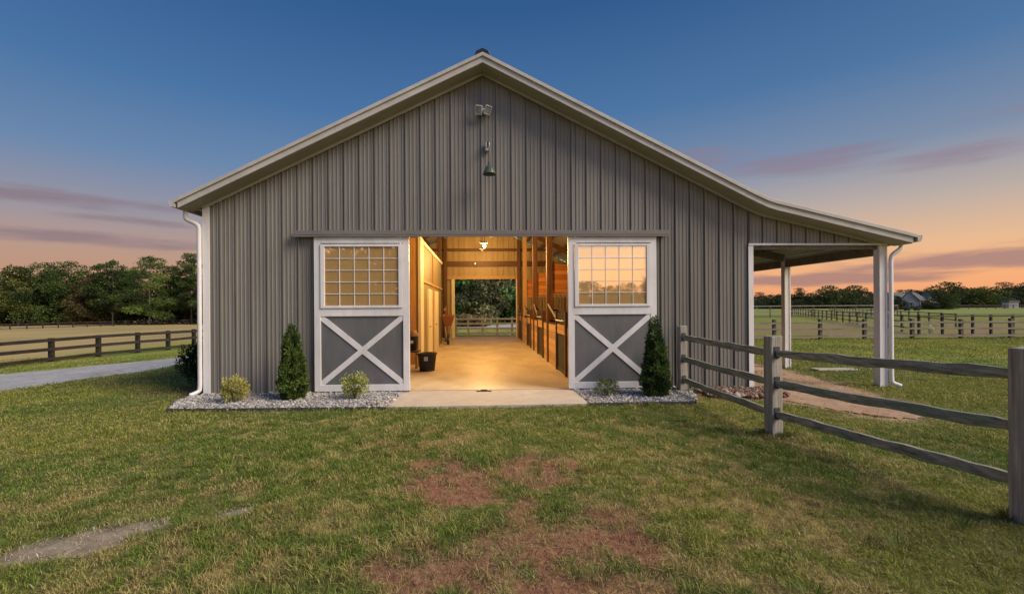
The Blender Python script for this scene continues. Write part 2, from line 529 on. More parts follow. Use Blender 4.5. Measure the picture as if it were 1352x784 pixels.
def mth(op, a, b=None, clamp=False):
    n = N(nt, 'ShaderNodeMath', operation=op); n.use_clamp = clamp
    for i, v in enumerate((a, b)):
        if v is None: continue
        if hasattr(v, 'links'): L(v, n.inputs[i])
        else: n.inputs[i].default_value = v
    return n.outputs[0]


el = mth('MAXIMUM', sx.outputs['Z'], 0.0)
away = ramp([(0.0, (.50, .235, .145)), (.05, (.52, .275, .180)), (.10, (.48, .30, .225)), (.17, (.30, .285, .34)),
             (.26, (.14, .235, .40)), (.38, (.064, .168, .36)), (.55, (.028, .100, .262)), (1.0, (.022, .085, .225))], el)
warm = ramp([(0.0, (.88, .34, .16)), (.05, (.92, .43, .19)), (.10, (.80, .48, .27)), (.17, (.50, .41, .36)),
             (.26, (.20, .265, .385)), (.38, (.075, .175, .355)), (.55, (.030, .100, .257)), (1.0, (.022, .085, .225))], el)
# glow azimuth: strongest to the right and behind
hv = N(nt, 'ShaderNodeCombineXYZ'); L(sx.outputs['X'], hv.inputs[0]); L(sx.outputs['Y'], hv.inputs[1])
hn = N(nt, 'ShaderNodeVectorMath', operation='NORMALIZE'); L(hv.outputs[0], hn.inputs[0])
dt = N(nt, 'ShaderNodeVectorMath', operation='DOT_PRODUCT'); L(hn.outputs[0], dt.inputs[0])
dt.inputs[1].default_value = (math.sin(math.radians(105)), math.cos(math.radians(105)), 0)
azf = N(nt, 'ShaderNodeMapRange', interpolation_type='SMOOTHSTEP', inp={'From Min': -.85, 'From Max': .55})
L(dt.outputs['Value'], azf.inputs['Value'])
mix = N(nt, 'ShaderNodeMixRGB'); L(azf.outputs[0], mix.inputs[0]); L(away, mix.inputs[1]); L(warm, mix.inputs[2])
sky = mix.outputs[0]
# clouds: soft streaks, their places set by soft masks over azimuth and elevation
az = mth('ARCTAN2', sx.outputs['X'], sx.outputs['Y'])
cv = N(nt, 'ShaderNodeCombineXYZ')
L(mth('MULTIPLY', az, 3.2), cv.inputs[0]); L(mth('MULTIPLY', sx.outputs['Z'], 34.0), cv.inputs[1])
cn = N(nt, 'ShaderNodeTexNoise', inp={'Scale': 1.0, 'Detail': 7.0, 'Roughness': .58, 'Distortion': .35}); L(cv.outputs[0], cn.inputs['Vector'])
cv2 = N(nt, 'ShaderNodeCombineXYZ')
L(mth('MULTIPLY', az, 9.0), cv2.inputs[0]); L(mth('MULTIPLY', sx.outputs['Z'], 60.0), cv2.inputs[1])
cn2 = N(nt, 'ShaderNodeTexNoise', inp={'Scale': 1.0, 'Detail': 5.0, 'Roughness': .6}); L(cv2.outputs[0], cn2.inputs['Vector'])
cnz = mth('ADD', mth('MULTIPLY', cn.outputs[0], .60), mth('MULTIPLY', cn2.outputs[0], .40))


def cloud_mask(a0, e0, wa, we):
    da = mth('DIVIDE', mth('SUBTRACT', az, math.radians(a0)), math.radians(wa))
    de = mth('DIVIDE', mth('SUBTRACT', sx.outputs['Z'], math.sin(math.radians(e0))), math.sin(math.radians(we)))
    r2 = mth('ADD', mth('MULTIPLY', da, da), mth('MULTIPLY', de, de))
    return mth('POWER', 2.718, mth('MULTIPLY', r2, -1.0))


def add_cloud(sky, masks, color, lo, hi, amt):
    tot = None
    for m_ in masks:
        c = cloud_mask(*m_)
        tot = c if tot is None else mth('MAXIMUM', tot, c)
    v = mth('ADD', cnz, mth('MULTIPLY', tot, .30))
    f = N(nt, 'ShaderNodeMapRange', interpolation_type='SMOOTHSTEP', inp={'From Min': lo, 'From Max': hi, 'To Max': amt}); L(v, f.inputs['Value'])
    g = mth('MULTIPLY', f.outputs[0], mth('MINIMUM', mth('MULTIPLY', tot, 2.2), 1.0))
    mx = N(nt, 'ShaderNodeMixRGB'); L(g, mx.inputs[0]); L(sky, mx.inputs[1]); mx.inputs[2].default_value = rgba(color)
    return mx.outputs[0]


sky = add_cloud(sky, [(-45, 9.9, 13, .9), (-36, 8.6, 7, .55), (-42, 6.6, 14, .8)], (.235, .165, .195), .57, .84, .72)
sky = add_cloud(sky, [(48, 3.6, 12, 1.2), (36, 2.6, 11, .8), (60, 5.0, 9, 1.0)], (.33, .19, .19), .54, .78, .8)
sky = add_cloud(sky, [(36, 14.5, 9, 1.6), (47, 13.0, 6, .9), (24, 16.5, 10, 1.3), (58, 16, 9, 1.2)], (.27, .19, .245), .55, .88, .62)
sky = add_cloud(sky, [(150, 9, 50, 3.0), (-140, 8, 40, 3.0)], (.45, .28, .22), .58, .85, .6)
# the part of the sky the sun has just left, behind the camera on the right, is the brightest
glowf = N(nt, 'ShaderNodeMapRange', interpolation_type='SMOOTHSTEP', inp={'From Min': .15, 'From Max': .95, 'To Min': 1.0, 'To Max': 2.2})
dg = N(nt, 'ShaderNodeVectorMath', operation='DOT_PRODUCT'); L(hn.outputs[0], dg.inputs[0])
dg.inputs[1].default_value = (math.sin(math.radians(158)), math.cos(math.radians(158)), 0)
L(dg.outputs['Value'], glowf.inputs['Value'])
gm = N(nt, 'ShaderNodeMixRGB', blend_type='MULTIPLY'); gm.inputs[0].default_value = 1
L(sky, gm.inputs[1]); L(glowf.outputs[0], gm.inputs[2])
sky = gm.outputs[0]
nish = N(nt, 'ShaderNodeTexSky', sky_type='NISHITA')
nish.sun_disc = False; nish.sun_elevation = SUN_EL; nish.sun_rotation = SUN_AZ
ns = N(nt, 'ShaderNodeMixRGB', blend_type='ADD'); ns.inputs[0].default_value = .003
L(sky, ns.inputs[1]); L(nish.outputs[0], ns.inputs[2])
bg = N(nt, 'ShaderNodeBackground'); bg.inputs['Strength'].default_value = 1.0
L(ns.outputs[0], bg.inputs['Color']); L(bg.outputs[0], wo.inputs['Surface'])

SC.view_settings.view_transform = 'Standard'
SC.view_settings.look = 'None'
SC.view_settings.exposure = 0.0
SC.view_settings.gamma = 1.0
SC.cycles.use_denoising = True
SC.cycles.max_bounces = 8
SC.cycles.diffuse_bounces = 4
SC.cycles.transparent_max_bounces = 12
SC.cycles.sample_clamp_indirect = 4.0
SC.cycles.caustics_reflective = False
SC.cycles.caustics_refractive = False

# ================================================================== GROUND
PATH = [(5.6, -.55), (5.6, 16.5), (7.75, 16.5), (8.0, 7.0), (7.95, 3.6), (7.9, 2.4), (7.75, .9), (7.5, -.5), (7.15, -1.6), (6.75, -2.55),
        (6.2, -2.55), (5.8, -2.0), (5.55, -1.4), (5.3, -.9)]
GRAV_L = [(-5.25, -1.40), (-1.60, -1.47), (-1.56, -.02), (-5.42, -.02), (-5.62, -.12), (-5.55, -.75)]
GRAV_R = [(1.88, -1.40), (3.75, -1.36), (3.95, -.95), (4.15, -.35), (4.2, -.02), (1.86, -.02)]
APRON = [(-1.58, -1.45), (1.87, -1.39), (1.85, 0.0), (-1.55, 0.0)]


def drive_band(x, y):
    """signed position across the gravel drive: 0 at its middle, 1 at its edges"""
    # near edge and far edge of the drive as lines in plan
    t = (y - 0.0)
    cx = -15.9 - 0.06 * t + 0.012 * t * t * 0.35
    return (x - cx)


def seg_dist(x, y, poly):
    d = np.full(x.shape, 1e9)
    for i in range(len(poly)):
        ax, ay = poly[i]; bx_, by_ = poly[(i + 1) % len(poly)]
        vx, vy = bx_ - ax, by_ - ay
        t = np.clip(((x - ax) * vx + (y - ay) * vy) / (vx * vx + vy * vy + 1e-9), 0, 1)
        d = np.minimum(d, np.hypot(x - ax - t * vx, y - ay - t * vy))
    return d


def path_halo(x, y):
    """worn margin of the dirt path: 1 at its edge, 0 about half a metre out, ragged"""
    return smooth(1.15 - seg_dist(x, y, PATH) / .55 - 1.5 * (fbm(x * 3.3, y * 3.3, 95) - .35))


def ground_color(x, y):
    x = np.asarray(x, float); y = np.asarray(y, float)
    n1 = fbm(x * .45, y * .45, 1); n2 = fbm(x * 1.7, y * 1.7, 5); n3 = fbm(x * 7, y * 7, 9, 3)
    green = np.array([.222, .250, .040]); lush = np.array([.140, .202, .034]); dry = np.array([.49, .395, .155]); brown = np.array([.15, .10, .055])
    c = np.empty(x.shape + (3,))
    k = smooth((n1 - .42) / .2)[..., None]
    c[:] = green * (1 - k) + lush * k
    d = smooth((n2 * .35 + n3 * .65 - .46) / .2) * (.35 + .5 * smooth((fbm(x * .3 + 9, y * .3, 31) - .4) / .25))
    d *= np.where(y < -2.2, 1.0, .7)
    d = d[..., None]
    c = c * (1 - d * .8) + dry * d * .8

    def mixin(c, m, col, a):
        m = (m * a)[..., None]
        return c * (1 - m) + np.array(col) * m
    # worn reddish wheel tracks in front of the doorway
    wear = np.maximum.reduce([blob(x, y, -.32, -4.65, .42, .62, .2, 3, .9), blob(x, y, .62, -4.45, .36, .45, 0, 4, .9), blob(x, y, .70, -6.1, .55, .80, .3, 6, .9),
                              blob(x, y, -.32, -6.25, .38, .42, 0, 8, .9), blob(x, y, .45, -7.0, .8, .4, .3, 12, .9)])
    n4 = fbm(x * 21, y * 21, 13, 3)
    wear = wear * smooth((n3 * .6 + n4 * .4 - .26) / .22)
    c = mixin(c, wear, (.30, .165, .10), .85)
    c = mixin(c, wear * smooth((n2 * .4 + n3 * .6 - .42) / .18), (.235, .105, .065), .85)
    # dry straw areas in the foreground
    straw = np.maximum.reduce([blob(x, y, -.75, -3.3, .6, .6, .3, 14), blob(x, y, 2.2, -5.4, 1.2, .9, -.3, 15), blob(x, y, -1.9, -5.9, .9, .7, .2, 16),
                               blob(x, y, -3.0, -4.9, 1.3, .35, .15, 17), blob(x, y, 1.6, -6.7, .8, .5, 0, 18)])
    c = mixin(c, straw * smooth((n3 - .3) / .3), (.36, .265, .12), .65)
    # sandy bare strip
    sand = np.maximum.reduce([blob(x, y, -3.04, -5.80, .45, .165, .60, 21, .9), blob(x, y, -2.07, -5.28, .16, .09, .5, 22, .8)])
    c = mixin(c, sand, (.56, .46, .37), .95)
    # mud beside the left corner
    mud = np.maximum(blob(x, y, -6.6, .3, .75, .28, .1, 23), blob(x, y, -5.9, .9, .4, 1.2, .1, 24))
    c = mixin(c, mud, (.12, .075, .05), .85)
    rmud = np.maximum(blob(x, y, 4.7, -.75, 1.0, .45, -.2, 25, .4), blob(x, y, 5.4, -.9, .5, .4, 0, 28, .4))
    c = mixin(c, rmud, (.22, .125, .082), .9)
    near_path = (x > 3.5) & (x < 10) & (y > -4) & (y < 18)
    hal = np.zeros(x.shape); hal[near_path] = path_halo(x[near_path], y[near_path])
    c = mixin(c, hal, (.37, .245, .165), .8)
    fm = np.maximum(blob(x, y, 3.85, -3.45, .3, .3, 0, 27), blob(x, y, 3.95, -4.7, .16, 1.3, .1, 29) * .6)
    c = mixin(c, fm, (.17, .12, .075), .7)
    # far fields
    tan = smooth((-x - 21.5) / 3.0) * smooth((y + 20) / 5)
    c = mixin(c, tan, (.40, .30, .135), 1.0)
    c = mixin(c, tan * smooth((fbm(x * .12, y * .3, 41) - .45) / .2), (.27, .225, .10), .75)
    far = smooth((y - 11) / 3) * smooth((x - 7) / 1.5)
    c = mixin(c, far, (.17, .175, .045), .75)
    f1 = far * smooth((y - 12.7) / .5) * smooth((32 - y) / 6)
    c = mixin(c, f1 * smooth((fbm(x * .5, y * 1.2, 43) - .40) / .12), (.24, .165, .095), .8)
    light = far * smooth((y - 45) / 6) * smooth((x - 30) / 25)
    c = mixin(c, light, (.20, .235, .07), .9)
    strip = far * np.exp(-((y - 58 + .02 * x) / 3.0) ** 2)
    c = mixin(c, strip, (.05, .06, .025), .85)
    back = smooth((y - 16.5) / 2) * smooth((6 - np.abs(x)) / 1)
    c = mixin(c, back * smooth((fbm(x, y, 51) - .4) / .2), (.2, .16, .07), .7)
    return c


def axis(lo, hi, step, far_):
    a = list(np.arange(lo, hi + 1e-6, step))
    s = step; p = a[-1]; up = []
    while p < far_:
        s *= 1.18; p += s; up.append(p)
    s = step; p = a[0]; dn = []
    while p > -far_:
        s *= 1.18; p -= s; dn.append(p)
    return np.array(dn[::-1] + a + up)


gx = axis(-9, 10, .07, 2500); gy = axis(-8.5, 3.0, .07, 2500)
GX, GY = np.meshgrid(gx, gy)
bumps = (fbm(GX * 1.3, GY * 1.3, 61) - .5) * .05 * smooth((np.abs(GX - .05) - 5.9) / 1 + smooth((-GY - 1.7) / .5))
bumps = bumps * (np.hypot(GX, GY) < 60)
GZ = terrain(GX, GY) + np.minimum(bumps, .02) - .012
V = np.stack([GX, GY, GZ], -1).reshape(-1, 3)
nx, ny = len(gx), len(gy)
ii = (np.arange(ny - 1)[:, None] * nx + np.arange(nx - 1)[None]).ravel()
Fq = np.stack([ii, ii + 1, ii + 1 + nx, ii + nx], 1)
GC = ground_color(V[:, 0], V[:, 1])
thatch_shade = smooth((13 - np.abs(V[:, 0])) / 3) * smooth((13 - V[:, 1]) / 3) * (np.clip(GC[:, 0] / GC[:, 1], 0, 9) < 1.22)
th = (thatch_shade * .62)[:, None]
GC = GC * (1 - th) + np.array([.085, .072, .038]) * th  # thatch brown, darkened further to stand for shade between the blades
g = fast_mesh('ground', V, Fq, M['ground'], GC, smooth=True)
tag(g, 'mown lawn with dry and worn patches running out to the paddocks', kind='structure')


def sheet(name, poly, z, material, label, thick=.04, ragged=0.0, cell=None):
    bm = bmesh.new()
    vs = [bm.verts.new((x, y, z)) for x, y in poly]
    f = bm.faces.new(vs)
    if f.normal.z < 0: f.normal_flip()
    r = bmesh.ops.extrude_face_region(bm, geom=[f])
    for v in [e for e in r['geom'] if isinstance(e, bmesh.types.BMVert)]: v.co.z -= thick
    bmesh.ops.recalc_face_normals(bm, faces=bm.faces)
    me = bpy.data.meshes.new(name); bm.to_mesh(me); bm.free(); me.materials.append(material)
    o = bpy.data.objects.new(name, me); COL.objects.link(o)
    return tag(o, label, kind='structure')


def smooth_poly(poly, it=2, amp=0.0, seed=1):
    r = random.Random(seed)
    for _ in range(it):
        q = []
        for i in range(len(poly)):
            a = poly[i]; b = poly[(i + 1) % len(poly)]
            q += [(a[0] * .75 + b[0] * .25, a[1] * .75 + b[1] * .25), (a[0] * .25 + b[0] * .75, a[1] * .25 + b[1] * .75)]
        poly = q
    return [(x + r.uniform(-amp, amp), y + r.uniform(-amp, amp)) for x, y in poly]


PATH_S = smooth_poly(PATH, 3, .055, 4)
sheet('dirt_path', PATH_S, .000, M['dirt'], 'reddish bare dirt path running out from under the lean-to roof')
sheet('concrete_apron', APRON, .034, M['apron'], 'pale concrete apron in front of the open barn doorway', .08)
fl = sheet('concrete_floor', [(-5.40, .004), (5.50, .004), (5.50, 15.75), (-5.40, 15.75)], .045, M['floor'], 'smooth concrete floor of the lit barn aisle', .1)
sheet('rear_apron', [(-1.6, 15.76), (2.1, 15.76), (2.1, 16.9), (-1.6, 16.9)], .03, M['apron'], 'concrete strip outside the rear doorway', .06)
sheet('rear_path', [(-8, 30), (-2.0, 26.0), (1.6, 27.0), (6.5, 34), (12, 44), (9.0, 45), (3.5, 35.0), (-1.5, 30)], .012, M['drive'], 'pale gravel track seen through the barn aisle')


def poly_ground(name, poly, material, label, lift=.015):
    """a sheet that follows the terrain: strips between two edge lines"""
    a, b = poly
    n = 60; m = 6
    def samp(l, t):
        t *= len(l) - 1; i = min(int(t), len(l) - 2); q = t - i
        return (l[i][0] * (1 - q) + l[i + 1][0] * q, l[i][1] * (1 - q) + l[i + 1][1] * q)
    vs = []; r = random.Random(9)
    for i in range(n + 1):
        p = samp(a, i / n); q = samp(b, i / n)
        for k in range(m + 1):
            s = k / m + (r.uniform(-.03, .03) if k in (0, m) else 0)
            x = p[0] * (1 - s) + q[0] * s; y = p[1] * (1 - s) + q[1] * s
            vs.append((x, y, tz(x, y) + (lift if 0 < k < m else -.02)))
    fs = np.array([(i * (m + 1) + k, i * (m + 1) + k + 1, (i + 1) * (m + 1) + k + 1, (i + 1) * (m + 1) + k) for i in range(n) for k in range(m)])
    o = fast_mesh(name, np.array(vs), fs, material, smooth=True)
    return tag(o, label, kind='structure')


def hit(u, v):
    """where the line of sight (u, v) meets the terrain; used once to lay out the left-hand drive and fence"""
    du = (u - PU) / F_PX; dv = (PV - v) / F_PX
    c, s = math.cos(ROLL), math.sin(ROLL)
    a = du * c + dv * s; b = -du * s + dv * c
    d = Vector((math.sin(YAW) + a * math.cos(YAW), math.cos(YAW) - a * math.sin(YAW), b))
    t = 2.0
    while t < 400:
        p = CAM + d * t
        if p.z <= tz(p.x, p.y): return (p.x, p.y)
        t += .05
    p = CAM + d * 400
    return (p.x, p.y)


near_e = [hit(-160, 540), hit(0, 517), hit(120, 500), hit(200, 488), hit(238, 481), hit(262, 474)]
far_e = [hit(-160, 508), hit(0, 493), hit(120, 482), hit(200, 475), hit(238, 471), hit(262, 467.5)]
poly_ground('gravel_drive', (far_e, near_e), M['drive'], 'grey gravel drive curving past the left side of the barn')
DRIVE_POLY = near_e + far_e[::-1]

# gravel beds: a dark base sheet and loose stones
bed = {'edge': M['edge']}
for nm, poly, lab in (('gravel_bed', GRAV_L, 'base of the gravel bed under the left door and shrubs'), ('gravel_bed', GRAV_R, 'base of the gravel bed under the right door')):
    sheet(nm, poly, .010, M['edge'], lab, .03)


def stones(name, polys, n, size, cols, label, zbase=.012, seed=1, flat=.6):
    r = np.random.default_rng(seed)
    octv = np.array([(1, 0, 0), (-1, 0, 0), (0, 1, 0), (0, -1, 0), (0, 0, 1), (0, 0, -1)], float)
    octf = np.array([(0, 2, 4), (2, 1, 4), (1, 3, 4), (3, 0, 4), (2, 0, 5), (1, 2, 5), (3, 1, 5), (0, 3, 5)])
    P = []
    for poly, cnt in zip(polys, n):
        xs = [p[0] for p in poly]; ys = [p[1] for p in poly]
        q = np.stack([r.uniform(min(xs), max(xs), cnt * 3), r.uniform(min(ys), max(ys), cnt * 3)], 1)
        q = q[inpoly(q[:, 0], q[:, 1], poly)][:cnt]
        P.append(q)
    P = np.concatenate(P); K = len(P)
    s = r.uniform(size[0], size[1], K) * (1 + .5 * (r.random(K) < .1))
    v = octv[None] * (1 + r.uniform(-.35, .35, (K, 6, 3)))
    v[:, :, 2] *= flat
    a = r.uniform(0, 6.28, K); ca, sa = np.cos(a)[:, None], np.sin(a)[:, None]
    x = v[..., 0] * ca - v[..., 1] * sa; y = v[..., 0] * sa + v[..., 1] * ca
    st = r.uniform(.7, 1.3, (K, 1))
    X = np.stack([x * st, y / st, v[..., 2]], -1) * s[:, None, None]
    X[..., 0] += P[:, 0:1]; X[..., 1] += P[:, 1:2]
    X[..., 2] += zbase + (s * .3 + r.uniform(0, .02, K))[:, None] + terrain(P[:, 0], P[:, 1])[:, None]
    cs = np.array(cols)[r.integers(0, len(cols), K)] * r.uniform(.75, 1.2, (K, 1))
    o = fast_mesh(name, X.reshape(-1, 3), (octf[None] + (np.arange(K) * 6)[:, None, None]).reshape(-1, 3), M['stone'], np.repeat(cs, 6, 0))
    return tag(o, label, kind='stuff')


stones('gravel', [GRAV_L, GRAV_R], [9500, 5200], (.016, .034), [(.31, .295, .285), (.23, .22, .22), (.41, .39, .37), (.15, .145, .145), (.33, .28, .24), (.50, .475, .45)],
       'pale grey landscaping stones in the beds along the barn wall', seed=5)
CLOD = [(4.25, -.9), (5.0, -1.05), (5.75, -.95), (5.9, -.5), (5.6, -.12), (4.3, -.12)]
stones('dirt_clods', [CLOD], [700], (.02, .06), [(.19, .11, .08), (.13, .075, .055), (.24, .15, .11), (.33, .27, .23)],
       'broken brown clods of earth along the barn wall beside the rail fence', seed=8, flat=.75)
def oval(cx, cy, rx, ry, ang):
    return [(cx + math.cos(t) * rx * math.cos(ang) - math.sin(t) * ry * math.sin(ang), cy + math.cos(t) * rx * math.sin(ang) + math.sin(t) * ry * math.cos(ang)) for t in np.linspace(0, 6.283, 18)[:-1]]


stones('sandy_crumbs', [oval(-3.04, -5.78, .52, .15, .6), oval(-2.07, -5.28, .16, .09, .5)], [120, 20], (.003, .006), [(.44, .36, .285), (.40, .33, .26), (.48, .40, .33), (.37, .30, .24)],
       'crumbs of pale sandy soil on the bare strip at the front left', zbase=-.012, seed=31)
stones('soil_crumbs', [oval(-.32, -4.65, .45, .65, .2), oval(.62, -4.45, .4, .5, 0), oval(.7, -6.1, .6, .85, .3), oval(-.32, -6.25, .42, .45, 0)], [420, 300, 800, 380], (.003, .009),
       [(.22, .11, .07), (.30, .17, .11), (.16, .085, .06), (.36, .25, .17)], 'crumbs of reddish soil in the worn tracks before the doorway', zbase=-.012, seed=32)
for poly, lab in ((GRAV_L, 'thin dark edging strip along the left gravel bed'), (GRAV_R, 'thin dark edging strip along the right gravel bed')):
    mb = MB()
    pts = [(poly[5] if poly is GRAV_L else poly[0])] + ([poly[0], poly[1]] if poly is GRAV_L else [poly[1], poly[2]])
    for a, b in zip(pts[:-1], pts[1:]):
        mb.beam((a[0], a[1] - .012, .012), (b[0], b[1] - .012, .012), .012, .07)
    tag(mb.build('garden_edging', M['edge']), lab, 'edging', 'edging strips of the gravel beds')

# ================================================================== GRASS
def grass_zone(zlo, zhi, dens, hgt, wid, seed):
    r = np.random.default_rng(seed)
    xmin, xmax = -1.13 * zhi - 1.2, 1.2 * zhi + 1.2
    ylo, yhi = CAM.y + zlo * .9, CAM.y + zhi + 1.0
    n = int((xmax - xmin) * (yhi - ylo) * dens)
    x = r.uniform(xmin, xmax, n); y = r.uniform(ylo, yhi, n)
    Z = (x - CAM.x) * math.sin(YAW) + (y - CAM.y) * math.cos(YAW)
    k = (Z >= zlo) & (Z < zhi) & (x > -1.13 * Z - 1.2) & (x < 1.2 * Z + 1.2)
    k &= ~((x > -5.5) & (x < 5.62) & (y > -.03) & (y < 17))
    x = x[k]; y = y[k]
    for poly in (APRON, GRAV_L, GRAV_R, DRIVE_POLY):
        q = ~inpoly(x, y, poly); x = x[q]; y = y[q]
    q = (r.random(len(x)) > .75 * path_halo(x, y)) | (x < 4); x = x[q]; y = y[q]
    q = ~inpoly(x, y, PATH) | (r.random(len(x)) < .25 * smooth(1 - seg_dist(x, y, PATH) / .35) * (x > 6)) | (r.random(len(x)) < .015 + .5 * smooth((fbm(x * 2.3, y * 2.3, 91) - .58) / .1)); x = x[q]; y = y[q]
    c = ground_color(x, y)
    # thin where the soil shows
    redness = np.clip((c[:, 0] / (c[:, 1] + 1e-4) - 1.22) / .6, 0, 1)
    q = r.random(len(x)) > redness * .78; x = x[q]; y = y[q]; c = c[q]
    bare = np.maximum.reduce([blob(x, y, -3.04, -5.80, .45, .165, .60, 21, .9), blob(x, y, -2.07, -5.28, .16, .09, .5, 22, .8)])
    q = r.random(len(x)) > bare * .93; x = x[q]; y = y[q]; c = c[q]
    clump = fbm(x * 9, y * 9, 77, 2)
    q = r.random(len(x)) < .35 + 1.1 * clump; x = x[q]; y = y[q]; c = c[q]; clump = clump[q]
    return x, y, c, clump, r, hgt, wid


def build_grass(zones):
    Vs = []; Cs = []
    for zn in zones:
        x, y, c, clump, r, hgt, wid = zn
        n = len(x)
        big = smooth((fbm(x * .8, y * .8, 83) - .45) / .25)
        h = r.uniform(hgt[0], hgt[1], n) * (.35 + 1.25 * clump) * (.75 + .55 * big)
        w = r.uniform(wid[0], wid[1], n)
        a = r.uniform(0, 2 * np.pi, n); lean = r.uniform(.2, 1.0, n) ** 1.0 * h * np.where(r.random(n) < .35, 2.4, 1.0)
        la = a + r.normal(0, .5, n)
        dx, dy = np.cos(la) * lean, np.sin(la) * lean
        px, py = -np.sin(a) * w / 2, np.cos(a) * w / 2
        z0 = terrain(x, y) - .01
        base = np.stack([x, y, z0], 1)
        m1 = np.stack([x + dx * .38 + px, y + dy * .38 + py, z0 + .6 * h], 1)
        m2 = np.stack([x + dx * .38 - px, y + dy * .38 - py, z0 + .6 * h], 1)
        tip = np.stack([x + dx, y + dy, z0 + .62 * h + .38 * h * np.clip(1.1 - lean / h * .6, .1, 1)], 1)
        Vs.append(np.stack([base, m1, tip, m2], 1).reshape(-1, 3))
        # every blade has its own tone: green, yellowing or straw
        t = r.random(n)[:, None]
        straw = np.array([.55, .44, .20]); fresh = np.array([.165, .235, .040])
        dryness = np.clip((c[:, :1] / (c[:, 1:2] + 1e-4) - .7) / .8, 0, 1)
        cc = c * r.uniform(.55, 1.45, (n, 1))
        cc = np.where(t < .10 + .34 * dryness, cc * .35 + straw * .65, cc)
        red = np.clip((c[:, :1] / (c[:, 1:2] + 1e-4) - 1.45) / .4, 0, 1)
        cc = np.where((t < .55 * red), cc * .3 + np.array([.34, .21, .13]) * .6, cc)
        cc = np.where(t > .78 + .2 * dryness, cc * .45 + fresh * .65, cc)
        Cs.append(np.repeat(cc, 4, 0))
    # taller tufts scattered in the lawn and around the fence posts
    r = np.random.default_rng(909)
    spots = [(r.uniform(-3.6, 4.6), r.uniform(-7.0, -2.2), r.uniform(.05, .13), r.uniform(.8, 1.3)) for _ in range(150)]
    for px_, py_ in ((3.83, -3.35), (4.265, -5.8), (4.0, -.28)):
        for _ in range(11):
            a_ = r.uniform(0, 6.28); spots.append((px_ + math.cos(a_) * .13, py_ + math.sin(a_) * .13, .05, 1.5))
    for tx, ty, tr_, th in spots:
        if -1.7 < tx < 2.0 and ty > -1.6: continue
        m_ = int(r.integers(30, 70)); a = r.uniform(0, 6.283, m_); q_ = tr_ * np.sqrt(r.random(m_))
        x = tx + np.cos(a) * q_; y = ty + np.sin(a) * q_
        h = r.uniform(.035, .085, m_) * th; w = r.uniform(.004, .007, m_); lean = r.uniform(.3, 1.1, m_) * h
        dx, dy = np.cos(a) * lean, np.sin(a) * lean; px, py = -np.sin(a) * w / 2, np.cos(a) * w / 2; z0 = terrain(x, y) - .01
        base = np.stack([x, y, z0], 1); m1 = np.stack([x + dx * .4 + px, y + dy * .4 + py, z0 + .65 * h], 1); m2 = np.stack([x + dx * .4 - px, y + dy * .4 - py, z0 + .65 * h], 1)
        tip = np.stack([x + dx, y + dy, z0 + .85 * h], 1)
        Vs.append(np.stack([base, m1, tip, m2], 1).reshape(-1, 3))
        tone = np.array([.105, .155, .030]) if r.random() < .7 else np.array([.24, .21, .07])
        Cs.append(np.repeat(tone * r.uniform(.6, 1.4, (m_, 1)), 4, 0))
    # dead stems lying flat over the worn tracks
    r = np.random.default_rng(515)
    for cx, cy, rx, ry, m_ in ((-.32, -4.65, .5, .7, 900), (.62, -4.45, .45, .55, 700), (.7, -6.1, .7, .9, 2600), (-.32, -6.25, .5, .5, 1300), (.45, -7.0, .9, .45, 1500), (-3.04, -5.78, .6, .4, 260)):
        a = r.uniform(0, 6.283, m_); q_ = np.sqrt(r.random(m_)) * 1.1
        x = cx + np.cos(a) * q_ * rx; y = cy + np.sin(a) * q_ * ry
        d_ = r.uniform(0, 6.283, m_); ln = r.uniform(.03, .095, m_); w = r.uniform(.0022, .0042, m_)
        dx, dy = np.cos(d_) * ln, np.sin(d_) * ln; px, py = -np.sin(d_) * w / 2, np.cos(d_) * w / 2
        z0 = terrain(x, y) + r.uniform(-.004, .012, m_); up = r.uniform(.0, .014, m_)
        base = np.stack([x, y, z0], 1); m1 = np.stack([x + dx * .5 + px, y + dy * .5 + py, z0 + up], 1); m2 = np.stack([x + dx * .5 - px, y + dy * .5 - py, z0 + up], 1)
        tip = np.stack([x + dx, y + dy, z0 + up * r.uniform(.2, 1.6, m_)], 1)
        Vs.append(np.stack([base, m1, tip, m2], 1).reshape(-1, 3))
        pal = np.array([(.44, .31, .19), (.34, .20, .12), (.50, .40, .24), (.26, .15, .10), (.40, .27, .20)])
        Cs.append(np.repeat(pal[r.integers(0, 5, m_)] * r.uniform(.75, 1.2, (m_, 1)), 4, 0))
    Vx = np.concatenate(Vs); Cx = np.concatenate(Cs)
    K = len(Vx) // 4
    o = fast_mesh('grass', Vx, np.arange(K * 4).reshape(K, 4), M['grass'], Cx)
    return tag(o, 'short uneven lawn grass, part green and part straw-dry, around the barn', kind='stuff')


build_grass([grass_zone(2.0, 4.2, 9500, (.025, .06), (.0032, .0058), 101),
             grass_zone(4.2, 6.4, 5200, (.025, .06), (.0045, .0075), 102),
             grass_zone(6.4, 10.5, 2300, (.025, .06), (.007, .011), 103),
             grass_zone(10.5, 23.0, 480, (.03, .075), (.012, .022), 104)])

# ================================================================== BARN
XL, XR, LEN = -5.43, 5.53, 15.7
OH = .40                                   # gable overhang
APEX = (.07, 6.563)
PROF = [(-5.70, APEX[1] - .487 * 5.77), APEX, (5.3, APEX[1] - .5 * 5.23), (5.5, 3.852), (5.67, 3.777), (5.84, 3.723), (8.62, 3.067)]
PROF_MAIN = PROF


def roof_z(x):
    for (x0, z0), (x1, z1) in zip(PROF[:-1], PROF[1:]):
        if x0 <= x <= x1 + 1e-6: return z0 + (z1 - z0) * (x - x0) / (x1 - x0)
    return PROF[0][1] if x < PROF[0][0] else PROF[-1][1]


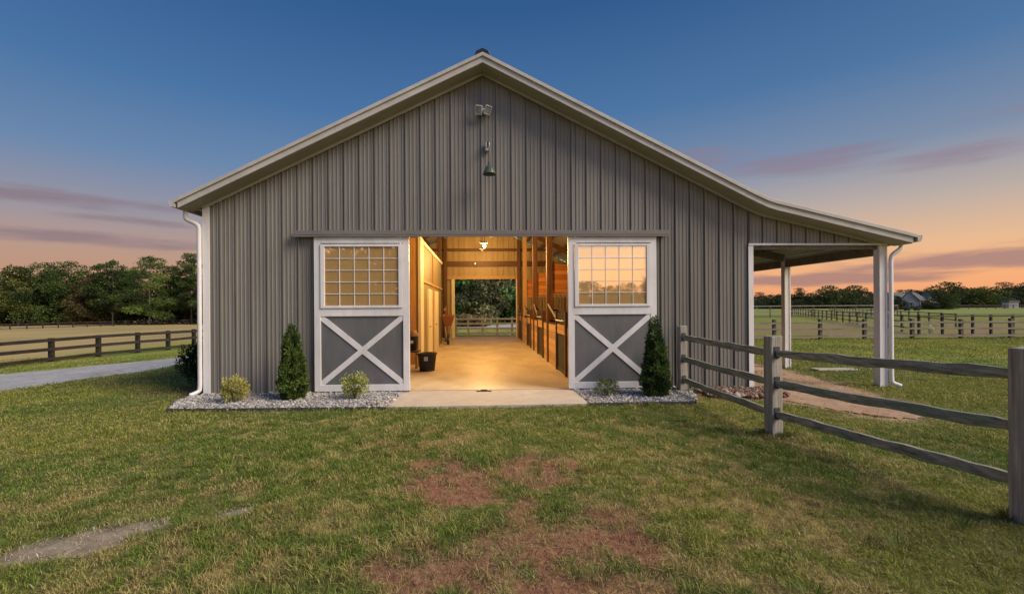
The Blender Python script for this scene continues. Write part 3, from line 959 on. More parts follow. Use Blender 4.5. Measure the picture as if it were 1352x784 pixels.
FASC = .14
barn = empty('barn', (0.05, 0, 0), 0, 'large grey metal-sided horse barn with white trim, open lit aisle and lean-to roof', 'barn')
bx = Matrix.Translation((-0.05, 0, 0))


def part(mb, name, material, parent=None, bevel=0.0, smooth=False, label=None):
    o = mb.build(name, material, parent or barn, bevel, smooth)
    if (parent or barn) is barn: o.location.x = -0.05
    if label: o['label'] = label
    return o


# front wall: ribbed sheet with real rib relief
def rib_points(x0, x1, phase=.05, pitch=.3048):
    pts = [(x0, 0.0), (x1, 0.0)]
    k0 = int(math.floor((x0 - phase) / pitch)) - 1; k1 = int(math.ceil((x1 - phase) / pitch)) + 1
    for k in range(k0, k1 + 1):
        b = phase + k * pitch
        for off, hgt in ((-.036, 0), (-.0355, -.022), (-.0245, -.022), (-.024, 0), (-.019, 0), (-.015, .029), (.013, .029), (.018, 0)):
            pts.append((b + off, hgt))
        for mm in (pitch / 4, 2 * pitch / 4, 3 * pitch / 4):
            for off, hgt in ((-.014, 0), (-.007, .009), (.007, .009), (.014, 0)):
                pts.append((b + mm + off, hgt))
    pts = sorted(p for p in pts if x0 <= p[0] <= x1)
    return pts


OPEN_L, OPEN_R, HEAD = -1.62, 1.95, 3.16
BEAM_Z = 2.95
front = MB()


def rib_sheet(mb, x0, x1, bot, top, y=0.0, sgn=-1):
    pts = rib_points(x0, x1)
    vs = []; fs = []
    for x, d in pts:
        vs.append((x, y + sgn * d, bot(x))); vs.append((x, y + sgn * d, top(x)))
    for i in range(len(pts) - 1):
        fs.append((2 * i, 2 * i + 2, 2 * i + 3, 2 * i + 1))
    mb.add(vs, fs)


wt = lambda x: roof_z(x) - FASC + .01
rib_sheet(front, XL, OPEN_L, lambda x: .03, wt)
rib_sheet(front, OPEN_L, OPEN_R, lambda x: HEAD, wt)
rib_sheet(front, OPEN_R, XR, lambda x: .03, wt)
rib_sheet(front, XR, 8.30, lambda x: BEAM_Z + .02, lambda x: max(wt(x), BEAM_Z + .03))
# sheathing behind the metal
front.box(XL, OPEN_L, .03, .045, .03, 3.6); front.box(OPEN_R, XR, .03, .045, .03, 3.6)
fw = part(front, 'front_wall', M['siding'])

# inner lining of the front wall and jambs
mb = MB(); mb.box(OPEN_L - .14, OPEN_L, .05, .2, .046, HEAD); mb.box(OPEN_R, OPEN_R + .14, .05, .2, .046, HEAD); mb.box(OPEN_L - .14, OPEN_R + .14, .05, .2, HEAD, HEAD + .25)
part(mb, 'door_jamb', M['wood_dark'])

# side and rear walls
for x, top in ((XL, wt(XL + .05)), (XR - .02, 3.6)):
    mb = MB(); n = 52
    for i in range(n):
        y0 = .05 + i * (LEN - .1) / n; y1 = .05 + (i + 1) * (LEN - .1) / n; m_ = (y0 + y1) / 2
        mb.box(x, x + .02, y0, y1 - .04, .03, top); mb.box(x - .012, x + .032, y1 - .04, y1, .03, top)
    part(mb, 'side_wall', M['siding'])
mb = MB()
RO_L, RO_R, RHEAD = -1.40, 1.94, 3.22
rib_sheet(mb, XL, RO_L, lambda x: .03, wt, LEN, 1); rib_sheet(mb, RO_L, RO_R, lambda x: RHEAD, wt, LEN, 1); rib_sheet(mb, RO_R, XR, lambda x: .03, wt, LEN, 1)
part(mb, 'rear_wall', M['siding_in'])

# roof slab, fascia, soffit
def band(prof, dz0, dz1):
    up = [(x, z + dz1) for x, z in prof]; dn = [(x, z + dz0) for x, z in prof]
    return up + dn[::-1]


def band_strip(mb, prof, dz0, dz1, y0, y1):
    for a, b in zip(prof[:-1], prof[1:]):
        mb.prism([(a[0], a[1] + dz0), (b[0], b[1] + dz0), (b[0], b[1] + dz1), (a[0], a[1] + dz1)], y0, y1)


def band_mesh(prof, dz0, dz1, y0, y1):
    """one closed polyline slab without inner faces"""
    mb = MB(); n = len(prof)
    vs = []
    for y in (y0, y1):
        for x, z in prof: vs.append((x, y, z + dz1))
        for x, z in prof: vs.append((x, y, z + dz0))
    fs = []
    for i in range(n - 1):
        fs.append((i, i + 1, n + i + 1, n + i))                      # front
        fs.append((2 * n + i, 3 * n + i, 3 * n + i + 1, 2 * n + i + 1))  # back
        fs.append((i, 2 * n + i, 2 * n + i + 1, i + 1))              # top
        fs.append((n + i, n + i + 1, 3 * n + i + 1, 3 * n + i))      # bottom
    fs.append((0, n, 3 * n, 2 * n)); fs.append((n - 1, 3 * n - 1, 4 * n - 1, 2 * n - 1))
    mb.add(vs, fs)
    return mb


ext = [(-5.745, PROF[0][1] - .022)] + PROF[1:-1] + [(8.675, PROF[-1][1] - .013)]
roof = part(band_mesh(ext, 0.004, .045, -OH - .045, LEN + OH), 'roof', M['roof'])
mb = band_mesh(PROF, -FASC, 0.002, -OH - .03, -OH)
fas = part(mb, 'rake_fascia', M['fascia'], bevel=.004)
fas['label'] = 'taupe fascia board along the gable rake'
mb = band_mesh(ext, -.022, .048, -OH - .062, -OH - .032)
part(mb, 'drip_edge', M['fascia'], bevel=.004)
mb = band_mesh(PROF, -FASC - .006, -FASC + .008, -OH + .002, -.002)
part(mb, 'soffit', M['soffit'])
mb = band_mesh([(XL - .03, roof_z(XL - .03))] + PROF[1:-1] + [(8.42, roof_z(8.42))], -FASC - .062, -FASC - .004, -.052, -.037)
part(mb, 'frieze_trim', M['fascia'], bevel=.002)
# ridge vent
mb = MB()
mb.prism([(APEX[0] - .17, APEX[1] - .02), (APEX[0] + .17, APEX[1] - .02), (APEX[0] + .12, APEX[1] + .09), (APEX[0], APEX[1] + .15), (APEX[0] - .12, APEX[1] + .09)], -OH - .02, LEN + OH - .1)
rv = mb.build('ridge_vent', M['black'], roof, .01)
# corner trims and trims of the lean-to
mb = MB(); mb.box(XL - .03, XL + .09, -.045, -.03, .02, wt(XL) - .005); mb.box(XL - .045, XL - .03, -.045, .12, .02, wt(XL) - .005)
part(mb, 'corner_trim', M['trim'], bevel=.003)
mb = MB(); mb.box(XR - .03, XR + .075, -.045, -.03, .02, BEAM_Z + .02); mb.box(XR + .022, XR + .075, -.03, .12, .02, BEAM_Z - .02)
part(mb, 'corner_trim', M['trim'], bevel=.003)
mb = MB(); mb.box(XR - .03, 8.44, -.06, -.032, BEAM_Z - .012, BEAM_Z + .028)
part(mb, 'lean_to_trim', M['trim'], bevel=.003)
mb = MB(); mb.box(XR + .03, 8.27, .02, .06, 2.86, BEAM_Z - .016)
part(mb, 'lean_to_beam', M['grey_timber'])
# lean-to posts
py = [0.04, 2.98, 5.98, 8.98, 11.98, 15.4]
for i, y in enumerate(py):
    mb = MB()
    xc = 8.35
    mb.box(xc - .075, xc + .075, y - .075, y + .075, .0, 2.95)
    mb.box(xc - .085, xc - .045, y - .086, y - .076, .0, 2.94); mb.box(xc + .045, xc + .085, y - .086, y - .076, .0, 2.94)
    part(mb, 'lean_to_post', M['trim'], bevel=.004)
mb = MB(); mb.box(8.28, 8.42, .12, LEN, 2.74, 2.93)
part(mb, 'lean_to_girder', M['grey_timber'])
for x in (6.3, 7.0, 7.7):
    z = roof_z(x); part(MB().box(x - .02, x + .02, .1, LEN - .05, z - .15, z - .01), 'lean_to_purlin', M['grey_timber'])
for y in py[1:]:
    part(MB().beam((XR + .05, y, roof_z(5.9) - .2), (8.3, y, roof_z(8.3) - .15), .06, .2), 'lean_to_rafter', M['grey_timber'])

# gutters: profile along y, seen end-on
for gx_, gz_, sgn in ((-5.745, PROF[0][1] - .022, -1), (8.675, PROF[-1][1] - .013, 1)):
    mb = MB()
    pr = [(0, .0), (sgn * .03, .0), (sgn * .13, .03), (sgn * .13, .05), (sgn * .11, .05), (sgn * .10, -.03), (sgn * .075, -.09), (0, -.09)]
    pr = [(gx_ + a * .8, gz_ + b) for a, b in [(0, 0), (sgn * .012, 0), (sgn * .012, -.085), (sgn * .075, -.085), (sgn * .10, -.04), (sgn * .11, .025), (sgn * .125, .025), (sgn * .115, -.045), (sgn * .085, -.1), (0, -.1)]]
    mb.prism(pr, -OH - .06, LEN + OH)
    mb.prism([(gx_, gz_), (gx_ + sgn * .088, gz_ + .02), (gx_ + sgn * .08, gz_ - .04), (gx_ + sgn * .06, gz_ - .09), (gx_, gz_ - .09)], -OH - .058, -OH - .05)
    part(mb, 'gutter', M['fascia'])


def curve_pts(pts, it=2):
    pts = [Vector(p) for p in pts]
    for _ in range(it):
        q = [pts[0]]
        for a, b in zip(pts[:-1], pts[1:]): q += [a * .75 + b * .25, a * .25 + b * .75]
        q.append(pts[-1]); pts = q
    return pts


def downspout(pts, r=.043):
    mb = MB(); mb.tube(curve_pts(pts, 2), r, 8, sq=(1.0, .8))
    return mb


part(downspout([(-5.74, -.14, 3.64), (-5.74, -.14, 3.50), (-5.72, -.13, 3.45), (-5.54, -.09, 3.37), (-5.515, -.08, 3.30), (-5.515, -.08, 3.2), (-5.515, -.08, .5), (-5.515, -.08, .14), (-5.53, -.10, .09), (-5.64, -.2, .04)]),
     'downspout', M['trim'], smooth=True)
part(downspout([(8.68, -.10, 2.99), (8.68, -.10, 2.90), (8.66, -.10, 2.85), (8.51, -.08, 2.74), (8.485, -.07, 2.66), (8.485, -.07, 2.5), (8.485, -.07, .6), (8.485, -.07, .14), (8.50, -.08, .09), (8.61, -.16, .04)]),
     'downspout', M['trim'], smooth=True)

# sliding door track and doors
mb = MB(); mb.box(-3.67, 3.80, -.16, -.035, 3.15, 3.235); mb.box(-3.67, 3.80, -.155, -.14, 3.11, 3.15)
part(mb, 'door_track', M['track'], bevel=.004)


def sliding_door(x0, x1):
    y1, y0 = -.050, -.105         # back, front of slab
    z0, z1 = .06, 3.115
    w = x1 - x0
    st = .125
    wz0, wz1 = 1.70, 2.98           # window frame outer
    d = MB()                        # stiles and rails
    d.box(x0, x0 + st, y0, y1, z0, z1); d.box(x1 - st, x1, y0, y1, z0, z1)
    d.box(x0 + st, x1 - st, y0, y1, z1 - .125, z1); d.box(x0 + st, x1 - st, y0, y1, 1.545, 1.70); d.box(x0 + st, x1 - st, y0, y1, z0, z0 + .13)
    door = part(d, 'sliding_door', M['door_white'], bevel=.005)
    door['label'] = 'white framed sliding door with a grid window over a crossed grey panel'
    p = MB(); p.box(x0 + st, x1 - st, y0 + .03, y1 - .005, z0 + .13, 1.545)
    p.build('lower_panel', M['door_grey'], door)
    br = MB(); xa, xb, za, zb = x0 + st + .02, x1 - st - .02, z0 + .13, 1.545
    br.beam((xa - .06, y0 + .020, za - .02), (xb + .06, y0 + .020, zb + .02), .02, .105, up=(0, 0, 1))
    br.build('cross_brace', M['door_white'], door)
    br = MB(); br.beam((xa - .06, y0 + .0225, zb + .02), (xb + .06, y0 + .0225, za - .02), .02, .105, up=(0, 0, 1))
    br.build('cross_brace', M['door_white'], door)
    fr = MB(); fx0, fx1 = x0 + st + .035, x1 - st - .035; t = .05
    fr.box(fx0 - .03, fx0 + t, y0 - .022, y0 + .01, wz0 + .005, wz1 - .01); fr.box(fx1 - t, fx1 + .03, y0 - .022, y0 + .01, wz0 + .005, wz1 - .01)
    fr.box(fx0 + t, fx1 - t, y0 - .022, y0 + .01, wz1 - .01 - t, wz1 - .01); fr.box(fx0 + t, fx1 - t, y0 - .022, y0 + .01, wz0 + .005, wz0 + .005 + t)
    fr.build('window_frame', M['door_white'], door, .006)
    gx0, gx1, gz0, gz1 = fx0 + t, fx1 - t, wz0 + .005 + t, wz1 - .01 - t
    pn = MB(); pn.box(gx0, gx1, y0 + .006, y0 + .012, gz0, gz1)
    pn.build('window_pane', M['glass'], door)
    mu = MB()
    for i in range(1, 5):
        x = gx0 + (gx1 - gx0) * i / 5; mu.box(x - .0065, x + .0065, y0 - .004, y0 + .005, gz0, gz1)
        z = gz0 + (gz1 - gz0) * i / 5; mu.box(gx0, gx1, y0 - .0065, y0 + .003, z - .0065, z + .0065)
    mu.build('window_muntins', M['door_white'], door)
    for x in (x0 + .3, x1 - .3):
        MB().box(x - .03, x + .03, y0 + .01, y1, 3.10, 3.16).build('track_hanger', M['black'], door)
    ek = MB(); ek.box(x0, x1, y0 + .005, y1 - .005, .048, .06)
    ek.build('door_sweep', M['black'], door)
    return door


sliding_door(-3.285, -1.415)
sliding_door(1.765, 3.565)
mb = MB(); mb.box(-.09, .20, -.16, -.10, .034, .058); mb.box(-.01, .12, -.14, -.12, .058, .072)
part(mb, 'door_guide', M['black'], bevel=.004)

# ---------------------------------------------------------------- interior of the barn
AL, AR = -1.78, 2.0
for y in (11.9, 15.45):
    mb = MB(); mb.box(AL - .2, AL - .03, y - .085, y + .085, .045, roof_z(AL) - .25)
    if y > 1: part(mb, 'barn_post', M['wood_dark'])
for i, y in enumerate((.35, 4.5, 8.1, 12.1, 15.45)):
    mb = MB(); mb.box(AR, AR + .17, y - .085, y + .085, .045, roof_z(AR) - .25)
    part(mb, 'barn_post', M['wood_mid'] if i == 3 else M['wood_dark'])  # fourth post takes the lighter timber to imitate lamplight falling on it
# trusses / purlins seen under the roof
for y in (4.3, 8.0, 12.0):
    mb = MB(); mb.beam((XL + .1, y, roof_z(XL + .1) - .3), (APEX[0], y, APEX[1] - .3), .09, .22); mb.beam((APEX[0], y, APEX[1] - .3), (5.3, y, roof_z(5.3) - .3), .09, .22)
    part(mb, 'roof_truss', M['wood_dark'])
for x in np.arange(-5.0, 5.3, .75):
    z = roof_z(x); part(MB().box(x - .02, x + .02, .1, LEN - .05, z - .15, z - .01), 'roof_purlin', M['wood_dark_y'])
for z0, z1 in ((4.74, 4.88), (3.92, 4.20)):
    mb = MB(); mb.box(-4.0, 4.0, LEN - .12, LEN - .02, z0, z1); part(mb, 'wall_girt', M['wood_dark_x'])
mb = MB(); mb.box(RO_L - .4, RO_R + .3, LEN - .14, LEN - .02, RHEAD, RHEAD + .17); part(mb, 'rear_door_header', M['wood_mid'])
for x0, x1 in ((RO_L - .17, RO_L), (RO_R, RO_R + .17)):
    mb = MB(); mb.box(x0, x1, LEN - .14, LEN - .02, .045, RHEAD); part(mb, 'rear_door_post', M['cream_light'])
mb = MB(); mb.box(-1.75, 2.3, LEN - .011, LEN - .005, .05, .06); part(mb, 'rear_threshold', M['apron'])

# tack room on the left: boarded end wall facing the front, cream wall along the aisle
mb = MB(); mb.box(-5.35, AL - .02, 4.25, 4.33, .045, 3.75); part(mb, 'tack_room_end', M['plank_v'])
mb = MB(); mb.box(AL - .06, AL - .03, 4.9, 12.05, .045, 3.78)
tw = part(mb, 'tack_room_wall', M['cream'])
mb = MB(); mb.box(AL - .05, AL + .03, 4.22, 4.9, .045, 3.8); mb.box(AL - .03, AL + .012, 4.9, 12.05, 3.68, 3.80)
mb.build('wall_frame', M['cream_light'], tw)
mb = MB(); mb.box(AL - .03, AL + .015, 4.9, 12.0, 2.50, 2.58); mb.box(AL - .029, AL + .016, 8.0, 8.09, .05, 2.49); mb.box(AL - .029, AL + .016, 8.0, 8.09, 2.59, 3.67)
mb.build('wall_batten', M['wood_mid'], tw)
for y0, y1 in ((6.35, 7.55), (8.55, 9.9)):
    mb = MB(); mb.box(AL - .03, AL + .022, y0, y1, .047, 2.35)
    d = mb.build('tack_room_door', M['cream_light'], tw)
for y in (6.5, 8.7):
    mb = MB(); mb.tube([(AL + .022, y, 1.05), (AL + .06, y, 1.05), (AL + .075, y, 1.05)], [.012, .018, .022], 8); mb.build('door_handle', M['black'], tw)

# stalls on the right
def bars(mb, x0, x1, y, z0, z1, step=.11):
    n = int((x1 - x0) / step)
    for i in range(n + 1):
        x = x0 + (x1 - x0) * i / n
        mb.tube([(x, y, z0), (x, y, z1)], .011, 6)
    mb.box(x0, x1, y - .02, y + .02, z0 - .02, z0 + .02); mb.box(x0, x1, y - .02, y + .02, z1 - .02, z1 + .02)


for y in (4.5, 8.1, 12.1):
    mb = MB(); mb.box(AR + .18, XR - .05, y - .03, y + .03, .05, 1.32)
    sp = part(mb, 'stall_partition', M['plank_x'])
    mb = MB(); mb.box(AR + .18, XR - .05, y - .03, y + .03, 2.16, 2.98); mb.build('upper_boards', M['plank_x'], sp)
    mb = MB(); bars(mb, AR + .18, XR - .1, y, 1.36, 2.12); mb.build('bar_grille', M['bar'], sp)
mb = MB(); mb.box(XR - .10, XR - .04, .3, LEN - .2, .05, 3.0); part(mb, 'stall_lining', M['plank_y'])
for ya, yb in ((.60, 4.41), (4.59, 8.01), (8.19, 12.01), (12.19, 15.36)):
    d0, d1 = ya + .95, ya + 2.2                 # gate opening
    sf = part(MB().box(AR + .04, AR + .09, d1 + .06, yb, .05, 1.22), 'stall_front', M['plank_y2'])
    MB().box(AR + .04, AR + .09, ya, d0 - .06, .05, 1.22).build('stall_side_board', M['plank_y2'], sf)
    MB().box(AR + .03, AR + .10, ya, d0 - .06, 1.22, 1.27).build('top_cap', M['black'], sf); MB().box(AR + .03, AR + .10, d1 + .06, yb, 1.22, 1.27).build('top_cap', M['black'], sf)
    for yy in (d0 - .03, d1 + .03): MB().box(AR - .01, AR + .11, yy - .045, yy + .045, .05, 1.58).build('gate_post', M['wood_dark'], sf)
    gt = MB()
    gt.box(AR + .02, AR + .06, d0 + .02, d0 + .07, .09, 1.56); gt.box(AR + .02, AR + .06, d1 - .07, d1 - .02, .09, 1.56)
    gt.box(AR + .02, AR + .06, d0 + .07, d1 - .07, .09, .14); gt.box(AR + .02, AR + .06, d0 + .07, d1 - .07, .97, 1.02); gt.box(AR + .02, AR + .06, d0 + .07, d1 - .07, 1.26, 1.56)
    gate = gt.build('stall_gate', M['black'], sf)
    mb = MB(); mb.box(AR + .03, AR + .05, d0 + .07, d1 - .07, .14, .97); mb.build('mesh_panel', M['rubber'], gate)
    mb = MB(); mb.box(AR + .015, AR + .05, d0 + .07, d1 - .07, 1.02, 1.26); mb.build('gate_board', M['plank_y'], gate)
    MB().tube(curve_pts([(AR + .0, d0 + .12, 1.36), (AR - .06, d0 + .2, 1.36), (AR - .06, d1 - .2, 1.36), (AR + .0, d1 - .12, 1.36)]), .016, 8).build('gate_yoke', M['galv'], gate)
    mb = MB(); mb.beam((AR + .02, yb - .05, 1.78), (AR + .02, d1 + .05, 1.38), .03, .05); mb.build('diagonal_bar', M['galv'], sf)
    mb = MB(); bars(mb, 0, yb - d1 - .2, 0, 0, .32, .12)
    mb.v = [(AR + .065, d1 + .1 + x, 1.29 + z) for x, y, z in mb.v]
    mb.build('bar_grille', M['bar'], sf)

# ================================================================== LIGHT FITTINGS
def point(loc, watts, color=(1, .555, .18), r=.06):
    l = bpy.data.lights.new('lamp_light', 'POINT'); l.energy = watts; l.color = color; l.shadow_soft_size = r
    o = bpy.data.objects.new('lamp_light', l); COL.objects.link(o); o.location = loc
    return o


CL = [(.05, 2.2, 4.15, 'unseen ceiling lamp added just inside the front doorway, above the door head'),  # added out of view to light the stall partitions from the front
      (.30, 3.2, 3.70, 'pale dish ceiling lamp highest in the doorway, nearest the front'),
      (.14, 5.9, 3.82, 'brightest bare ceiling bulb in the barn aisle, second from the front'),
      (.08, 9.2, 4.05, 'dim dish ceiling lamp on a long stem, deepest of those in the aisle'),
      (.05, 13.4, 4.9, 'added ceiling lamp near the rear wall above its upper girt')]  # extra lamp added to light the back of the aisle
for i, (x, y, z, lab) in enumerate(CL):
    t = empty('ceiling_lamp', (x, y, z), 0, lab, 'ceiling lamp', 'ceiling lamps along the barn aisle')
    mb = MB(); mb.lathe((0, 0, 0), [(.005, .08), (.04, .075), (.055, .045), (.115, .015), (.12, .005), (.115, .0), (.05, .025), (.0, .03)], 20)
    mb.build('lamp_dish', M['dish'], t, smooth=True)
    mb = MB(); mb.tube([(0, 0, .085), (0, 0, roof_z(x) - z - .02)], .010, 6); mb.build('lamp_stem', M['black'], t)
    mb = MB(); mb.lathe((0, 0, -.05 if i != 2 else -.09), [(.0, -.05), (.028, -.043), (.046, -.018), (.048, .005), (.036, .036), (.02, .06), (.0, .065)], 16)
    mb.build('bulb', M['bulb'] if i == 2 else M['bulb_dim'], t, smooth=True)
    point((x, y, z - (.2, .5, .22, .6, .6)[i]), (120, 260, 380, 300, 220)[i])

t = empty('barn_lamp', (.16, 0, 4.9), 0, 'green bell-shaped gooseneck lamp on the gable above the doorway', 'wall lamp')
mb = MB(); mb.box(-.045, .045, -.11, -.028, -.07, .10); mb.build('mount_box', M['galv'], t, .008)
mb = MB(); mb.tube(curve_pts([(0, -.10, .0), (0, -.26, .06), (.02, -.36, .0), (.03, -.37, -.16), (.03, -.37, -.40)]), .013, 8); mb.build('arm', M['lampgreen'], t, smooth=True)
mb = MB(); mb.lathe((.03, -.37, -.62), [(.0, .25), (.026, .248), (.034, .18), (.062, .155), (.10, .09), (.126, .02), (.132, .0), (.125, .0), (.096, .08), (.06, .14), (.0, .15)], 28); mb.build('shade', M['lampgreen'], t, smooth=True)
mb = MB(); mb.lathe((.03, -.37, -.53), [(.0, -.03), (.03, -.015), (.035, .01), (.02, .05), (.0, .055)], 14); mb.build('bulb', M['white_plastic'], t, smooth=True)

t = empty('flood_light', (.10, 0, 5.63), 0, 'white twin-head floodlight high on the gable near the peak', 'floodlight')
mb = MB(); mb.box(-.05, .06, -.07, -.028, -.03, .07); mb.tube([(0, -.05, .02), (0, -.12, .0)], .02, 8); mb.build('base', M['white_plastic'], t, .006)
for dx, rz, rx, nm in ((-.11, -.25, .5, 'lamp_head'), (.065, .2, .55, 'lamp_head')):
    R = Matrix.Translation((dx, -.16, -.01)) @ Matrix.Rotation(rz, 4, 'Z') @ Matrix.Rotation(rx, 4, 'X') @ Matrix.Rotation(.2, 4, 'Y')
    a = MB(); w, h, dpt = .066, .086, .035
    a.box(-w, w, -dpt * .2, dpt, -h, h)
    for s_ in ((-w, -w + .018, -h, h), (w - .018, w, -h, h), (-w + .018, w - .018, -h, -h + .018), (-w + .018, w - .018, h - .018, h)):
        a.box(s_[0], s_[1], -dpt, -dpt * .2, s_[2], s_[3])
    a.v = [tuple(R @ Vector(v)) for v in a.v]
    hd = a.build(nm, M['lamp_grey'], t, .004)
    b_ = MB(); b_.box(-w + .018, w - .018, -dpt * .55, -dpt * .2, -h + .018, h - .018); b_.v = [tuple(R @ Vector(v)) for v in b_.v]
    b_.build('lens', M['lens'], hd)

# ================================================================== THINGS IN THE AISLE
t = empty('bench', (-2.3, 3.45, .045), 0, 'low reddish wooden bench at the left side just inside the doorway', 'bench')
mb = MB(); mb.box(-.7, .62, -.2, .2, .44, .485); mb.build('seat', M['wood_dark_x'], t, .005)
for x in (-.6, .54):
    for y in (-.15, .15):
        mb = MB(); mb.box(x - .035, x + .035, y - .035, y + .035, 0, .44); mb.build('leg', M['wood_mid'], t)
t = empty('tub', (-1.42, 2.86, .045), 0, 'large black rubber tub with a pale tag standing on the aisle floor', 'tub')
mb = MB(); mb.lathe((0, 0, 0), [(.0, 0), (.19, 0), (.20, .02), (.245, .42), (.25, .43), (.268, .44), (.268, .465), (.25, .47), (.235, .43), (.185, .03), (.0, .03)], 28); mb.build('body', M['rubber'], t, smooth=True)
mb = MB(); mb.box(-.05, .05, -.256, -.243, .28, .39); mb.build('tag', M['galv'], t)
mb = MB(); mb.tube(curve_pts([(-.27, -.08, .42), (-.31, -.04, .40), (-.31, .04, .40), (-.27, .08, .42)]), .012, 6); mb.build('rope_handle', M['wood_mid'], t)
t = empty('feed_bucket', (-1.90, 3.42, .53), 0, 'black bucket with a domed tan lid standing on the bench', 'bucket')
mb = MB(); mb.lathe((0, 0, 0), [(.0, 0), (.125, 0), (.165, .36), (.175, .37), (.175, .39), (.0, .39)], 24); mb.build('body', M['rubber'], t, smooth=True)
mb = MB(); mb.lathe((0, 0, .39), [(.18, .0), (.175, .05), (.13, .13), (.06, .17), (.0, .18)], 24); mb.build('lid', M['lid'], t, smooth=True)
mb = MB(); mb.box(-.06, .06, -.165, -.150, .2, .28); mb.build('paper_label', M['white_plastic'], t)
t = empty('wheelbarrow', (-1.45, 11.1, .045), 0, 'wheelbarrow with a rusty red tray tipped up on its wheel beside the tack room', 'wheelbarrow')
mb = MB(); a, b, zz0, zz1 = .16, .28, .86, 1.28
mb.add([(-a, -.14, zz0), (a, -.14, zz0), (a, .1, zz0 - .02), (-a, .1, zz0 - .02), (-b, -.2, zz1), (b, -.2, zz1), (b, .2, zz1 + .05), (-b, .2, zz1 + .05)],
       [(0, 3, 2, 1), (0, 1, 5, 4), (1, 2, 6, 5), (2, 3, 7, 6), (3, 0, 4, 7), (4, 5, 6, 7)])
mb.build('tray', M['red_rust'], t, .02)
for s in (-1, 1):
    mb = MB(); mb.tube(curve_pts([(s * .06, .02, .18), (s * .10, 0, .5), (s * .16, 0, .9), (s * .2, .1, 1.35)]), .022, 8); mb.build('handle', M['galv'], t, smooth=True)
mb = MB(); mb.tube([(.18, .1, .02), (.12, .06, .4), (.1, .02, .8)], .014, 6); mb.tube([(-.2, .1, .02), (-.12, .06, .4), (-.1, .02, .8)], .014, 6); mb.build('leg', M['galv'], t)
mb = MB(); mb.lathe((0, 0, .19), [(.10, -.04), (.17, -.05), (.19, -.02), (.19, .02), (.17, .05), (.10, .04), (.10, -.04)], 24, Matrix.Rotation(math.pi / 2, 4, 'Y') ); wl = mb.build('wheel', M['rubber'], t, smooth=True)
mb = MB(); mb.lathe((0, 0, .19), [(.0, -.03), (.10, -.03), (.10, .03), (.0, .03)], 16, Matrix.Rotation(math.pi / 2, 4, 'Y')); mb.build('rim', M['white_plastic'], wl)
t = empty('wall_fixture', (-.28, LEN - .12, 4.07), 0, 'round pale fixture on the thick beam above the rear doorway', 'fixture')
mb = MB(); mb.lathe((0, 0, 0), [(.0, .05), (.08, .05), (.13, .03), (.135, .0)], 24, Matrix.Rotation(math.pi / 2, 4, 'X')); mb.build('disc', M['dish'], t)
mb = MB(); mb.lathe((0, 0, 0), [(.0, .075), (.05, .07), (.06, .05)], 16, Matrix.Rotation(math.pi / 2, 4, 'X')); mb.build('hub', M['galv'], t)
t = empty('tool_rack', (-1.72, 13.6, .045), 0, 'rack of long-handled stable tools by the rear left corner of the aisle', 'tool rack')
mb = MB(); mb.box(-.04, .0, -.9, .9, 1.5, 1.62); mb.build('board', M['wood_mid'], t)
for k, yy in enumerate((-.7, -.35, .0, .4, .75)):
    mb = MB(); mb.tube([(.05, yy, .25), (.04, yy + .03, 1.75)], .015, 6); h = mb.build('tool_handle', M['black'] if k % 2 else M['wood_mid'], t)
    mb = MB(); mb.box(.02, .10, yy - .12, yy + .12, .03, .28); mb.build('tool_head', M['black'], t)

# ================================================================== PLANTS
def shrub_leaves(n, shape, size, cols, seed, up=.5):
    """n small leaf faces; shape(r) -> positions and outward normals"""
    r = np.random.default_rng(seed)
    P, Nn, k = shape(r, n)
    n = len(P)
    d = Nn * (1 - up) + np.array([0, 0, up]) + r.normal(0, .45, (n, 3)); d /= np.linalg.norm(d, axis=1, keepdims=True)
    s = np.cross(d, r.normal(0, 1, (n, 3))); s /= np.linalg.norm(s, axis=1, keepdims=True) + 1e-9
    l = r.uniform(size[0], size[1], n)[:, None]; w = l * r.uniform(.3, .55, (n, 1))
    q = np.stack([P, P + d * l * .5 + s * w * .5, P + d * l, P + d * l * .5 - s * w * .5], 1)
    c0, c1 = np.array(cols[0]), np.array(cols[1])
    t = np.clip(k + r.normal(0, .22, n), 0, 1)[:, None]
    c = (c0 * (1 - t) + c1 * t) * r.uniform(.8, 1.2, (n, 1))
    return q.reshape(-1, 3), np.arange(4 * n).reshape(n, 4), np.repeat(c, 4, 0)


def cone_shape(h, rad, lump):
    def f(r, n):
        z = h * (1 - np.sqrt(r.random(n))) * .98 + .03
        a = r.uniform(0, 6.283, n)
        prof = np.clip((1 - z / h), 0, 1) ** .62 * np.clip(.55 + z / h * 2.6, 0, 1)
        nz = fbm(a * 2.2 + 3, z * 9, lump, 3)
        R = rad * prof * (.5 + .95 * nz) * np.sqrt(r.uniform(.4, 1.15, n)) + .012
        P = np.stack([np.cos(a) * R, np.sin(a) * R, z], 1)
        Nn = np.stack([np.cos(a), np.sin(a), np.full(n, .4)], 1)
        return P, Nn, smooth((nz - .35) / .35)
    return f


def ball_shape(rx, h, lump, low=.05):
    def f(r, n):
        v = r.normal(0, 1, (n, 3)); v /= np.linalg.norm(v, axis=1, keepdims=True)
        nz = fbm(v[:, 0] * 2.2 + 5, v[:, 1] * 2.2 + v[:, 2] * 2.0, lump, 3)
        R = (.30 + 1.15 * nz) * r.uniform(.25, 1.12, n) ** .5
        P = v * R[:, None] * np.array([rx, rx, h * .5]); P[:, 2] += h * .5 + low
        P[:, 2] = np.maximum(P[:, 2], .02)
        return P, v, smooth((nz - .35) / .3)
    return f


